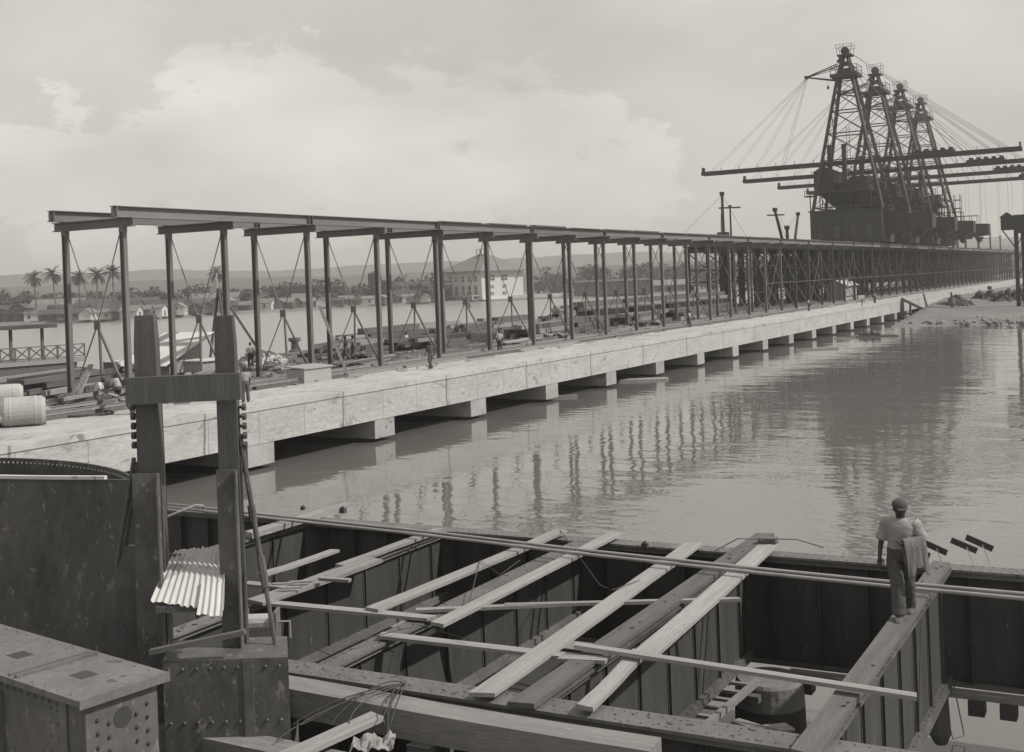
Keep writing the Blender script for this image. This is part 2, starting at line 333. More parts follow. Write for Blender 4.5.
for x in (-42.9, -44.9):
    yy = 20.; rb = random.Random(int(-x*10))
    while yy < 235:
        l_ = rb.uniform(4, 8); j_ = rb.uniform(-.07, .07); mb = MB(); mb.box(x-.2+j_, x+.2+j_, yy, yy+l_, 3.004, 3.2-rb.uniform(0, .03)); part(mb, 'bearer', rb.choice(['wood_old', 'wood_old', 'wood_rough']), g); yy += l_ + rb.uniform(.03, .5)
    mb = MB(); mb.box(x-.2, x+.2, yy, 400, 3.004, 3.2); part(mb, 'bearer', 'wood_old', g)
    mb = MB(); mb.ibeam((x, 20, 3.275), (x, 400, 3.275), .1, .15, .02); part(mb, 'rail', 'pipe', g)

# ================================================================== VIADUCT
XF, XR, Y0, SP = -44.3, -48.3, 42.3, 7.12
v = thing('steel_viaduct', 'long unfinished steel viaduct of tall columns carrying twin girders along the quay', 'viaduct', (XF, Y0, 3))
NB = 61; rest_c = MB(); rest_b = MB(); ncol = 0
def column(mb, x, y, w=.29, z0=3.0, z1=11.65):
    mb.ibeam((x, y, z0+.06), (x, y, z1), w*.8, w, .05, up=Vector((1, 0, 0))); mb.box(x-.28, x+.28, y-.28, y+.28, z0, z0+.06); mb.box(x-w*.46, x+w*.46, y-w*.5-.005, y+w*.5+.005, z1-.25, z1-.002)
for i in range(NB):
    y = Y0 + SP*i
    for x in (XF, XR):
        if i < 50: mb = MB(); column(mb, x, y); part(mb, 'column', 'viaduct' if i < 17 else 'viaduct_shade', v)
        else: column(rest_c, x, y)
    mb = MB(); mb.ibeam((XR-.75, y, 11.87), (XF+.7, y, 11.87), .34, .44, .04); part(mb, 'cross_beam', 'viaduct', v)
    # diagonal bracing between the two columns of the bent, with centre plate and a strut left hanging
    m = Vector(((XF+XR)/2, y, 6.9)); mb = MB()
    xs = (XR+.2, XF-.2)
    mb.tube([(xs[0], y, 11.4), m], .035, 4); mb.tube([(xs[1], y, 11.4), m], .035, 4); mb.tube([(xs[0], y, 3.5), m], .035, 4)
    mb.bar(m, (xs[1], y, 3.6), .1, .1); mb.box(m.x-.2, m.x+.2, y-.03, y+.03, m.z-.22, m.z+.22)
    r = random.Random(i)
    if i < 14: mb.bar(m + Vector((.02, .1, 0)), m + Vector((r.uniform(-.1, .1), .1, -r.uniform(1.8, 2.6))), .11, .09)
    if i % 2: mb.bar((XR+.2, y, 9.2+r.uniform(-.5, .5)), (XF-.2, y, 9.2), .07, .07) if i > 16 else None
    part(mb, 'brace', 'viaduct', v)
    if i >= 15:    # longitudinal ties farther along
        mb = MB(); 
        for z in (6.9,): mb.bar((XF, y+.2, z), (XF, y+SP-.2, z), .12, .12)
        if i % 3 == 0: mb.tube([(XF, y+.2, 11), (XF, y+SP-.2, 3.6)], .05, 4); mb.tube([(XF, y+.2, 3.6), (XF, y+SP-.2, 11)], .05, 4)
        part(mb, 'tie', 'viaduct_shade', v)
part(rest_c, 'column', 'viaduct_shade', v, kind='stuff')
for x, ya in ((XF, 41.7), (XR, 41.4)):
    y = ya; i = 0
    while y < Y0 + SP*NB:
        y2 = Y0 + SP*(2*(i+1)) + .3
        mb = MB(); mb.ibeam((x, y, 12.38), (x, y2-.06, 12.38), .42, .56, .035)
        for yy in (y+.1, y2-.2): mb.box(x-.2, x+.2, yy-.02, yy+.02, 12.15, 12.6)
        part(mb, 'girder', 'girder', v); y = y2; i += 1
for i in range(34):
    y = Y0 + SP*(i+4) + .5; mb = MB(); mb.box(XF-.3-.2*(i % 2), XF+.28, y, y+SP*.8, 12.665, 12.72+.03*(i % 3)); part(mb, 'deck_plank', 'wood_old', v)

# dense wharf trestle behind, from the cranes on
wt = thing('wharf_trestle', 'dense dark trestle of many columns under the crane towers', 'trestle', (-60, 174, 3))
for b_ in range(33):
    y = 174 + 9*b_
    for x in (-53.2, -58.4, -63.6):
        mb = MB(); column(mb, x, y, .5); part(mb, 'column', 'crane', wt)
    mb = MB()
    mb.bar((-64.2, y, 11.9), (-49.2, y, 11.9), .4, .5); mb.bar((-63.6, y, 7.2), (-49, y, 7.2), .2, .25)
    for a, c in ((-63.6, -58.4), (-58.4, -53.2), (-53.2, -48.3)):
        mb.tube([(a+.2, y+.1, 3.4), (c-.2, y+.1, 7.1)], .09, 4); mb.tube([(a+.2, y-.1, 7.4), (c-.2, y-.1, 11.5)], .09, 4); mb.tube([(c-.2, y+.1, 7.4), (a+.2, y+.1, 11.5)], .09, 4)
    part(mb, 'frame_bracing', 'crane', wt)
mb = MB()
for x in (-63.6, -58.4, -53.2): mb.bar((x, 173, 12.4), (x, 470, 12.4), .4, .5)
mb.box(-64.5, -45.2, 200, 470, 12.73, 12.9); mb.box(-64.5, -49, 174, 199.98, 12.66, 12.8); part(mb, 'deck', 'crane', wt)
for x in (-53.2, -63.6):
    mb = MB(); 
    for z in (5.4, 9.0): mb.bar((x, 174, z), (x, 460, z), .15, .2)
    part(mb, 'longitudinal_tie', 'crane', wt)
mb = MB(); mb.box(-63, -55, 215, 330, 5.4, 11.2); part(mb, 'coal_pocket', 'crane_sheet', wt)

# ================================================================== CRANE TOWERS
def make_crane():
    t = thing('unloading_tower', 'tower', 'crane tower', (0, 0, 0), 'coal unloading towers on the viaduct')
    D = 'crane'
    # machinery house with bays
    h = MB(); h.box(-6.3, 6.5, -5.5, 5.5, .25, 6.1); hs_ = part(h, 'machinery_house', 'crane_sheet', t)
    mb = MB(); mb.box(-6.5, 6.7, -5.7, 5.7, 6.102, 6.35); part(mb, 'roof', 'crane', hs_)
    for x in (-4.5, -1.5, 1.5, 4.2):
        mb = MB(); mb.box(x-.45, x+.45, -5.56, -5.503, 1.2, 3.4); part(mb, 'door', 'roof_dark', hs_)
    for y in (-3.4, 0, 3.4):
        mb = MB(); mb.box(6.503, 6.56, y-.6, y+.6, 1.0, 4.2); part(mb, 'window', 'roof_dark', hs_)
    # legs
    top = 31.0; TW = 1.35
    base = [(-5.9, -4.8), (6.6, -4.8), (6.6, 4.8), (-5.9, 4.8)]; tp = [(-TW, -1.2), (TW, -1.2), (TW, 1.2), (-TW, 1.2)]
    def legp(i, z): f = (z-6.36)/(top-6.36); return Vector((base[i][0]*(1-f)+tp[i][0]*f, base[i][1]*(1-f)+tp[i][1]*f, z))
    for i in range(4):
        mb = MB(); mb.bar(legp(i, 6.36), legp(i, top), .48, .48); part(mb, 'leg', D, t)
    lv = [6.9, 11.2, 15.6, 20.6, 24.8, 28.3, 30.6]
    for k_, z in enumerate(lv):
        mb = MB()
        for i in range(4): mb.bar(legp(i, z), legp((i+1) % 4, z), .2, .2)
        part(mb, 'ring_beam', D, t)
        if k_ < len(lv)-1:
            mb = MB()
            for i in range(4):
                j = (i+1) % 4; mb.tube([legp(i, z), legp(j, lv[k_+1])], .07, 4); mb.tube([legp(j, z), legp(i, lv[k_+1])], .07, 4)
            part(mb, 'cross_bracing', D, t)
    # inner machinery decks and hopper
    mb = MB(); mb.box(-6.6, 4.6, -4.6, 4.6, 9.6, 10.0); mb.add([(-5.2, -3, 9.6), (3, -3, 9.6), (3, 3, 9.6), (-5.2, 3, 9.6), (-2.2, -1, 6.4), (.6, -1, 6.4), (.6, 1, 6.4), (-2.2, 1, 6.4)], [(3, 2, 1, 0), (4, 5, 6, 7), (0, 1, 5, 4), (1, 2, 6, 5), (2, 3, 7, 6), (3, 0, 4, 7)]); part(mb, 'hopper', D, t)
    mb = MB(); mb.box(-5.9, -2.2, -3.4, 3.4, 10.002, 13.6); mb.box(.4, 3.6, -2.8, 2.8, 10.002, 12.4); mb.box(-1.9, .2, -2, 2, 10.002, 11.4); cb = part(mb, 'engine_room', D, t)
    mb = MB(); mb.add([(-6.1, -3.6, 13.6), (-2, -3.6, 13.6), (-2, 3.6, 13.6), (-6.1, 3.6, 13.6), (-4.05, -3.6, 14.6), (-4.05, 3.6, 14.6)], [(0, 1, 4), (2, 3, 5), (0, 4, 5, 3), (1, 2, 5, 4), (3, 2, 1, 0)]); part(mb, 'roof', 'crane', cb)
    for x in (-3.0, -.35):
        mb = MB(); mb.tube([(x, -2.6, 9.9), (x, -2.6, 18.2)], [.5, .42], 10); mb.tube([(x, -2.6, 18.2), (x, -2.6, 18.45)], .52, 10); part(mb, 'chimney', D, t)
    mb = MB(); 
    for s in (-1, 1): mb.bar((.9+s*.28, -4.0, 10), (.6+s*.28, -3.2, 21.5), .08, .08)
    for i in range(22): f = i/22; mb.bar((.9-.3*f-.28, -4+.8*f, 10+11.5*f), (.9-.3*f+.28, -4+.8*f, 10+11.5*f), .05, .05)
    part(mb, 'ladder', D, t)
    for x in (-6.4, -4.6, -2.8, -1, 1, 2.8, 4.6):
        for y in (-4.5, 4.5): mb = MB(); mb.bar((x, y, 6.36), (x, y, 9.6), .16, .16); part(mb, 'pillar', D, t)
    mb = MB(); mb.box(-8.4, -6.6, -1.2, 1.2, 9.3, 9.5); mb.bar((-8.3, -1.1, 9.5), (-8.3, -1.1, 10.5), .08); mb.bar((-8.3, -1.1, 10.4), (-6.6, -1.1, 10.4), .06)
    part(mb, 'gallery', D, t)
    # boom
    bz = 15.25; mb = MB()
    mb.bar((-28.5, -.9, bz), (29.6, -.9, bz), .25, .75); mb.bar((-28.5, .9, bz), (29.6, .9, bz), .25, .75)
    mb.box(-28.5, 29.6, -.78, .78, bz-.36, bz-.24); bm_ = part(mb, 'boom', D, t)
    x = -28
    while x < 29.5: mb = MB(); mb.bar((x, -1.0, bz+.37), (x, -1.0, bz+1.0), .08); part(mb, 'handrail_post', D, bm_); x += 3.6
    for x0, x1 in ((-28.6, -28.1), (29.2, 29.5)): mb = MB(); mb.box(x0, x1, -.3, .3, bz+.38, bz+1.2); part(mb, 'end_sheave', D, bm_)
    mb = MB(); mb.box(11.5, 18.5, -1.0, 1.0, bz+.4, bz+.85)
    for xx in (12, 13.4, 14.8, 16.2, 17.6): mb.box(xx, xx+.7, -.8, .8, bz+.85, bz+1.25)
    part(mb, 'trolley', D, t)
    for xr, yr in ((13, -.5), (17, .5), (22.5, -.4), (27, .4)): mb = MB(); mb.tube([(xr, yr, bz-.35), (xr, yr, 1.0)], .018, 4); part(mb, 'hoist_rope', 'cable', t)
    # head platform, head frame, jib
    mb = MB(); mb.box(-2.5, 2.5, -2.2, 2.2, 31.0, 31.6)
    for x in (-2.4, -1.2, 0, 1.2, 2.4):
        for y in (-2.1, 2.1): mb.bar((x, y, 31.6), (x, y, 33.1), .09)
    for y in (-2.1, 2.1): mb.bar((-2.4, y, 33.05), (2.4, y, 33.05), .08); mb.bar((-2.4, y, 32.4), (2.4, y, 32.4), .06)
    for x in (-2.4, 2.4): mb.bar((x, -2.1, 33.05), (x, 2.1, 33.05), .08)
    part(mb, 'head_platform', D, t)
    mb = MB()
    for sx in (-1, 1):
        for sy in (-1, 1): mb.bar((sx*1.25, sy*1.0, 31.6), (sx*.45, sy*.6, 34.9), .42)
    mb.box(-.95, .9, -1, 1, 31.62, 32.6); mb.box(-.7, .7, -.8, .8, 33.2, 33.9); mb.box(-1.25, 1.3, -1.3, 1.3, 34.9, 35.2)
    mb.add([(-1.5, -1, 34.0), (-.4, -1, 34.3), (-.4, 1, 34.3), (-1.5, 1, 34.0), (-.6, -1, 35.0), (-.6, 1, 35.0)], [(0, 1, 4), (2, 3, 5), (0, 4, 5, 3), (1, 2, 5, 4), (0, 3, 2, 1)])
    mb.tube([(0, -.5, 35.9), (0, .5, 35.9)], .75, 12)
    for x in (-1.5, 0, 1.5): mb.bar((x*.8, -1.2, 35.2), (x, -1.2, 37.1), .07); mb.bar((x*.8, 1.2, 35.2), (x, 1.2, 37.1), .07)
    for z in (36.4, 37.05): mb.bar((-1.5, -1.2, z), (1.5, -1.2, z), .06); mb.bar((-1.5, 1.2, z), (1.5, 1.2, z), .06)
    part(mb, 'head_frame', D, t)
    mb = MB()
    for y in (-.9, .9): mb.bar((-1.2, y, 33.6), (-7.2, y*.3, 31.9), .16); mb.bar((-1.6, y, 30.6), (-7.2, y*.3, 31.8), .2); mb.bar((-1.2, y, 33.0), (-7.0, y*.3, 31.9), .08)
    mb.box(-7.7, -6.9, -.35, .35, 31.6, 32.1); jb = part(mb, 'jib', D, t)
    mb = MB(); mb.tube([(-3.4, 0, 30.9), (-3.4, 0, 29.7)], .03, 4); mb.ell((-3.4, 0, 29.5), (.25, .25, .35), 6, 4); part(mb, 'hook_block', D, jb)
    for (x0, z0, xs) in ((-7.2, 31.8, (-26.5, -22, -17.5, -12.5)), (1.0, 35.4, (27.5, 24)), (1.0, 33.5, (20, 15, 10.5))):
        for x in xs:
            for y in (-.9, .9):
                mb = MB(); mb.tube([(x0, y*.4, z0), (x, y, bz+.38)], .028, 4); part(mb, 'stay', 'cable', t)
    # discharge bridge over the quay edge
    mb = MB(); mb.box(6.52, 10.5, -2.2, 2.2, 1.6, 5.6); mb.add([(10.5, -2, 2.0), (14.6, -2, 2.4), (14.6, 2, 2.4), (10.5, 2, 2.0), (10.5, -2, 5.2), (14.6, -2, 5.0), (14.6, 2, 5.0), (10.5, 2, 5.2)], [(0, 3, 2, 1), (4, 5, 6, 7), (0, 1, 5, 4), (1, 2, 6, 5), (2, 3, 7, 6), (3, 0, 4, 7)])
    for x in (7.6, 11.3): mb.add([(x, -1.6, 1.99), (x+1.8, -1.6, 1.99), (x+1.8, 1.6, 1.99), (x, 1.6, 1.99), (x+.6, -.6, .7), (x+1.2, -.6, .7), (x+1.2, .6, .7), (x+.6, .6, .7)], [(0, 1, 2, 3), (7, 6, 5, 4), (0, 4, 5, 1), (1, 5, 6, 2), (2, 6, 7, 3), (3, 7, 4, 0)])
    part(mb, 'discharge_chute', D, t)
    for x in (7, 8.7, 10.4, 12.1):
        for y in (-2, 2): mb = MB(); mb.bar((x, y, 5.6 if x < 10.45 else 5.1), (x, y, 7.2), .1); part(mb, 'railing_post', D, t)
    for y in (-2, 2): mb = MB(); mb.bar((6.95, y, 7.1), (12.2, y, 7.1), .1); part(mb, 'chute_handrail', D, t)
    for z in (7.0, 9.0, 11.0): mb = MB(); mb.box(6.9, 8.4, -1.6, 1.0, z, z+.15); part(mb, 'stair_landing', D, t)
    for x in (6.95, 8.35):
        for y in (-1.5, .9): mb = MB(); mb.bar((x, y, 5.5), (x, y, 12.4), .12); part(mb, 'stair_post', D, t)
    for x in (-5.5, -2, 2, 5.5):
        for y in (-5.2, 5.2): mb = MB(); mb.tube([(x, y-.15, .18), (x, y+.15, .18)], .28, 8); part(mb, 'wheel', D, t)
    return t
cr = make_crane()
clabel = ['nearest and tallest-looking black crane tower with its boom uppermost', 'second black crane tower from the near end of the row',
          'third black crane tower from the near end of the row', 'farthest black crane tower, smallest of the four']
for k, y in enumerate((226, 252.5, 279, 305)):
    c = cr if k == 0 else copy_tree(cr); c.location = (-50.35, y, 12.72); c['label'] = clabel[k]
    for ch_ in c.children:
        if ch_.name.startswith('trolley'): ch_.location.x += (0, 5.5, 7.5, 10.)[k]
for o in COL.objects:
    if o.get('category') == 'crane tower': o.location.z = 12.91
# hoist tower at the right edge of the view
B = ond(1022, 300, 190); x, y = B.x, B.y
t = thing('hoist_tower', 'dark slender hoist tower with two small cabins at the right edge', 'tower', (x, y, .4))
mb = MB()
for dx in (-.5, .5):
    for dy in (-.5, .5): mb.bar((x+dx, y+dy, .2), (x+dx, y+dy, 15.6), .5)
for i in range(6): mb.bar((x-.5, y-.5, 1+2.4*i), (x+.5, y-.5, 3.2+2.4*i), .12); mb.bar((x+.5, y-.5, 1+2.4*i), (x+.5, y+.5, 3.2+2.4*i), .12)
part(mb, 'mast', 'crane', t)
mb = MB(); mb.box(x-2.6, x-.7, y-1, y+1, 13.6, 15.6); mb.add([(x-2.8, y-1.1, 15.6), (x-.6, y-1.1, 15.6), (x-.6, y+1.1, 15.6), (x-2.8, y+1.1, 15.6), (x-1.7, y-1.1, 16.4), (x-1.7, y+1.1, 16.4)], [(0, 1, 4), (2, 3, 5), (0, 4, 5, 3), (1, 2, 5, 4), (0, 3, 2, 1)]); part(mb, 'cabin', 'crane_sheet', t)
mb = MB(); mb.box(x-.69, x+1.9, y-1.2, y+1.2, 13.0, 15.9); part(mb, 'cabin', 'crane_sheet', t)
mb = MB(); mb.bar((x-2.5, y, 13.6), (x-.3, y, 10.2), .18); part(mb, 'brace', 'crane', t)

# ================================================================== DERRICKS BEHIND THE VIADUCT
def mast(name, label, base, top, r, arm=None, stays=(), m='crane', group=None):
    t = thing(name, label, 'mast', tuple(base), group); base, top = Vector(base), Vector(top)
    mb = MB(); mb.tube([base, base.lerp(top, .5), top], [r, r*.9, r*.7], 8); mb.box(top.x-r, top.x+r, top.y-r, top.y+r, top.z-.1, top.z+r*1.6); part(mb, 'pole', m, t)
    if arm:
        z, w = arm; p = base.lerp(top, (z-base.z)/(top.z-base.z)); mb = MB(); mb.bar(p - R0*w*.5 + FW*.3, p + R0*w*.5 + FW*.3, .22, .25); part(mb, 'crossarm', m, t)
    for s in stays: mb = MB(); mb.tube([top, Vector(s)], .03, 4); part(mb, 'stay', 'cable', t)
    return t
XM = -64.0
a = onx(722, 195, XM); b_ = Vector((XM, a.y, 3.0))
t = mast('derrick', 'derrick mast with wire stays rising behind the middle of the viaduct', b_, a, .32, None, [(XM-6, a.y-12, 12), (XM+1, a.y+14, 12), (XM, a.y-5, 3)])
mb = MB(); mb.bar((XM, a.y-1.6, 3), (XM, a.y-.3, a.z-2), .25); mb.box(XM-.8, XM+.8, a.y-.9, a.y+.7, a.z-7.6, a.z-6.2); part(mb, 'boom', 'crane', t)
a = onx(730, 207, XM+1.5); mast('telegraph_pole', 'pole with one long crossarm standing right beside the derrick mast', (XM+1.5, a.y, 3), a, .2, (a.z-.1, 3.6))
a = onx(775, 211, XM+2); b2 = onx(788, 262, XM+2); d = (b2-a); b2 = a + d*((3-a.z)/d.z)
mast('pile_driver_mast', 'leaning dark mast with a crossarm above the viaduct deck', b2, a, .36, (a.z-.7, 3.2), [(XM, b2.y+9, 9)])
a = onx(787, 229, XM+1); mast('short_mast', 'short dark mast between the two leaning masts', (XM+1, a.y, 3), a, .4, None, [onx(778, 215, XM+1), onx(797, 215, XM+1)])
a = onx(798, 215, XM+2); b2 = onx(795, 240, XM+2); d = b2-a; b2 = a + d*((3-a.z)/d.z)
mast('leaning_mast', 'bare dark mast leaning left beside the crane towers', b2, a, .33, None)
for (u, v, w, h, lb) in [(768, 285, 1.7, 6.5, 'dark hooded pile driver leader under the leaning mast with a crossarm'), (797, 288, 1.6, 6.2, 'dark hooded pile driver leader nearest the crane towers')]:
    p = onx(u, v, -60.5); y = p.y
    t = thing('pile_driver', lb, 'pile driver', (-60.5, y, 3))
    mb = MB(); mb.box(-60.5-w*.8, -60.5+w*.8, y-w, y+w, 3.1, 3+h*.8); mb.add([(-60.5-w*.8, y-w, 3+h*.8), (-60.5+w*.8, y-w, 3+h*.8), (-60.5+w*.8, y+w, 3+h*.8), (-60.5-w*.8, y+w, 3+h*.8), (-60.5, y, 3+h*1.15)], [(0, 1, 4), (1, 2, 4), (2, 3, 4), (3, 0, 4), (3, 2, 1, 0)]); part(mb, 'hood', 'crane_sheet', t)
    mb = MB(); mb.box(-60.5-w, -60.5+w, y-w*1.2, y+w*1.2, 3.0, 3.098); mb.bar((-60.5+w, y, 3.1), (-60.5+w*.7, y, 3+h*.75), .2); part(mb, 'base_frame', 'crane', t)
# far masts above the end of the viaduct
for i, (u, vt, arm) in enumerate([(908, 232, 0), (921, 236, 1), (935, 236, 0), (946, 232, 1), (957, 230, 0), (965, 228, 1), (978, 233, 0), (990, 235, 1), (1000, 237, 0)]):
    a = onx(u, vt, -52 - (i % 3)*4.); b2 = Vector((a.x, a.y, 12.9 if a.y < 465 else 3))
    mast('signal_mast', 'thin pole standing on the far end of the trestle beyond the crane towers', b2, a, .38, (a.z-1.2, 7) if arm else None, (), 'crane', 'thin poles on the far end of the trestle')

# ================================================================== THINGS ON THE QUAY
def heap(name, cx, cy, n, ln, w, t, spread, layers, m, label, group, ang=90, jit=10, z=3.15):
    rn = random.Random(name+str(cx)); per = max(1, math.ceil(n/layers)); k = 0
    for L_ in range(layers):
        for i in range(per):
            if k >= n: return
            k += 1; off = (i-(per-1)/2)*spread/per*(1-.12*L_) + rn.uniform(-.05, .05)
            a = math.radians(ang + rn.uniform(-jit, jit)); l_ = ln*rn.uniform(.7, 1.1); sh_ = rn.uniform(-.12, .12)*ln
            d = Vector((math.cos(a), math.sin(a), 0)); nn = Vector((-math.sin(math.radians(ang)), math.cos(math.radians(ang)), 0))
            c = Vector((cx, cy, z + L_*t*1.06)) + nn*off + d*sh_; tilt = rn.uniform(-.03, .03)*ln if jit > 6 else 0
            plank(c - d*l_/2 - UP*tilt*0, c + d*l_/2 + UP*abs(tilt), w, t, m if rn.random() < .75 else ('wood_old' if m != 'wood_old' else 'wood_rough'), label, 'timber', group, name)
heap('timber_baulk', -52.5, 45, 16, 7, .32, .26, 5.5, 4, 'wood_old', 'weathered baulk in the heap at the left end of the quay', 'baulks heaped at the left end of the quay', 100, 16)
heap('timber_baulk', -56, 55, 16, 7, .3, .26, 6, 4, 'wood_old', 'dark baulk in the heap in front of the landing stage', 'baulks heaped in front of the landing stage', 150, 22)
heap('timber_baulk', -48.5, 52, 10, 5, .3, .22, 3, 3, 'wood_rough', 'loose board lying behind the two men carrying a plank', 'loose boards behind the carrying men', 120, 25)
heap('timber_baulk', -56.5, 77, 12, 8, .32, .28, 5, 3, 'wood_old', 'dark baulk lying behind the ladder bay of the viaduct', 'baulks behind the ladder bay', 95, 8)
heap('sawn_board', -61.5, 84, 14, 5.5, .45, .2, 2.2, 6, 'wood', 'pale sawn board in the light stack by the water behind the viaduct', 'pale boards stacked by the water', 88, 2)
heap('timber_baulk', -55.5, 93, 22, 9, .34, .3, 5, 5, 'wood_old', 'dark baulk in the long low stack behind the viaduct', 'baulks in the long low stack', 93, 4)
heap('timber_baulk', -60.0, 104, 16, 9, .34, .3, 4, 4, 'wood_old', 'dark baulk in the second long stack along the water', 'baulks in the second long stack', 88, 4)
heap('sawn_board', -58, 121, 30, 9, .42, .28, 4, 8, 'wood_rough', 'grey board in the high stack opposite the white building', 'boards in the high stack behind the viaduct', 90, 3)
for hy in (127, 139.5, 152, 164.5): heap('timber_baulk', -57.5, hy, 20, 12, .8, .5, 3.6, 5, 'wood_old', 'dark baulk in the long high stacks before the masts', 'baulks in the long high stacks', 90, 2)
for hy, hx in ((100.5, -51.5), (111, -53), (124, -51.5), (136, -50.8)): heap('timber_baulk', hx, hy, 11, 10, .55, .4, 4.2, 3, 'wood_old', 'dark baulk in the low rows between the front and rear columns', 'baulks in low rows under the viaduct', 91, 4)
for hy, hx in ((90, -62.5), (98, -62.8), (112, -62), (129, -62.5), (147, -61.5), (165, -61)): heap('timber_baulk', hx, hy, 10, 10, .75, .5, 4, 3, 'wood_old', 'dark baulk in the stacks along the rear quay edge', 'baulks along the rear quay edge', 90, 3)
heap('timber_baulk', -54, 84, 14, 9, .34, .3, 5, 3, 'wood_old', 'dark baulk beside the two workmen at the ladder bay', 'baulks beside the ladder bay workmen', 92, 6)
heap('timber_baulk', -47.3, 44.5, 10, 5, .3, .24, 2.6, 4, 'wood_old', 'dark baulk stacked right behind the whitewashed drums', 'baulks behind the whitewashed drums', 105, 10)
heap('timber_baulk', -52, 36, 14, 7, .34, .28, 6, 4, 'wood_old', 'dark baulk at the extreme left behind the drums', 'baulks at the extreme left', 120, 14)
heap('sawn_board', -47, 88, 10, 6, .25, .08, 2.5, 2, 'wood', 'thin pale board scattered near the man seen from behind', 'thin boards scattered behind the front columns', 95, 12, 3.2)
heap('sawn_board', -46.6, 108, 12, 7, .25, .08, 2, 2, 'wood_rough', 'thin board scattered along the front columns of the middle bays', 'thin boards along the middle bays', 92, 10, 3.2)
heap('sawn_board', -47, 66, 8, 6, .28, .1, 2.2, 2, 'wood_rough', 'thin board lying behind the wooden chest', 'thin boards behind the chest', 92, 10, 3.2)
for (y, l_) in ((96, 5), (84, 3), (70, 4)):
    plank((-41.6, y, 3.004), (-41.9, y+l_, 3.004), .3, .06, 'wood_rough', {96: 'grey board lying on the open quay beyond the man seen from behind', 84: 'short board on the quay just past the man in dark clothes', 70: 'single grey board lying on the quay edge strip'}[y])
heap('broken_timber', -46.5, 41.5, 14, 2.6, .22, .16, 3.5, 3, 'wood_rough', 'short broken timber behind the bending men', 'broken timbers behind the bending men', 60, 50)
heap('broken_timber', -49.5, 47.5, 16, 3.2, .24, .18, 4.5, 3, 'wood_old', 'dark broken timber below the leftmost columns', 'broken timbers below the leftmost columns', 130, 60)
heap('broken_timber', -60, 60, 18, 4, .28, .22, 6, 3, 'wood_old', 'dark broken timber between the landing stage and the huts', 'broken timbers by the landing stage', 20, 60)
heap('broken_timber', -50, 61, 12, 3, .2, .14, 4, 2, 'wood_rough', 'short broken timber behind the plank hut', 'broken timbers behind the plank hut', 70, 60)
heap('broken_timber', -53, 72, 16, 3.5, .24, .18, 5, 2, 'wood_old', 'dark broken timber right of the stone heap', 'broken timbers right of the stone heap', 90, 50)
heap('broken_timber', -48, 96, 16, 4, .24, .16, 4, 2, 'wood_rough', 'short timber littering the bays past the man seen from behind', 'timbers littering the middle bays', 90, 40)
heap('broken_timber', -48, 118, 16, 4, .26, .2, 4, 2, 'wood_old', 'dark short timber littering the bays before the standing man', 'timbers littering the farther bays', 90, 40)
p = onz(118, 378, 3.0); x, y = p.x, p.y
t = thing('tool_crate', 'low open-fronted crate with a pale lid left of the gate posts', 'crate', (x, y, 3))
mb = MB(); mb.box(x-1.3, x, y, y+1.4, 3.0, 4.0); part(mb, 'box', 'wood_old', t); mb = MB(); mb.box(x-1.45, x+.1, y-.1, y+1.5, 4.002, 4.08); part(mb, 'lid', 'hut_roof', t)
# whitewashed boilers
def drum(u, v, ln, r, lb, ang):
    p = onz(u, v, 3.0); c = Vector((p.x, p.y, 3.0+r)); d = Vector((math.cos(ang), math.sin(ang), 0))
    t = thing('boiler_drum', lb, 'boiler', (c.x, c.y, 3.0), 'whitewashed drums on the quay')
    mb = MB(); mb.tube([c-d*ln/2, c-d*(ln/2-.16), c+d*(ln/2-.16), c+d*ln/2], [r*.82, r, r, r*.82], 24); part(mb, 'shell', 'boiler', t)
    mb = MB(); 
    for s in (-.28, .28): mb.tube([c+d*(ln*s-.04), c+d*(ln*s+.04)], r+.015, 24)
    part(mb, 'band', 'boiler', t)
    mb = MB(); mb.tube([c+d*ln/2, c+d*(ln/2+.14)], [.14, .12], 10); part(mb, 'nozzle', 'pipe', t)
    for s in (-.3, .3): mb = MB(); e = c+d*ln*s; mb.box(e.x-.12, e.x+.12, e.y-.35, e.y+.35, 3.001, 3.16); part(mb, 'chock', 'wood_old', t)
drum(24, 426, 1.75, .62, 'nearer whitewashed drum lying on the quay at the left edge', PSI+.36)
drum(2, 408, 2.0, .58, 'rear whitewashed drum lying behind the nearer one at the left edge', PSI+.38)
drum(-24, 440, 1.6, .7, 'whitewashed drum cut by the left edge of the view', PSI+.38)
# chest
p = Vector((-42.55, 53.6, 3.0)); x, y = p.x, p.y
t = thing('wooden_chest', 'long pale wooden chest with an overhanging lid at the foot of the viaduct', 'chest', (x, y, 3))
mb = MB(); mb.box(x-1.25, x, y, y+2.5, 3.001, 3.78); part(mb, 'box', 'wood', t)
mb = MB(); mb.add([(x-1.35, y-.1, 3.9), (x+.1, y-.1, 3.785), (x+.1, y+2.6, 3.785), (x-1.35, y+2.6, 3.9), (x-1.35, y-.1, 3.96), (x+.1, y-.1, 3.85), (x+.1, y+2.6, 3.85), (x-1.35, y+2.6, 3.96)], [(0, 3, 2, 1), (4, 5, 6, 7), (0, 1, 5, 4), (1, 2, 6, 5), (2, 3, 7, 6), (3, 0, 4, 7)]); part(mb, 'lid', 'wood', t)
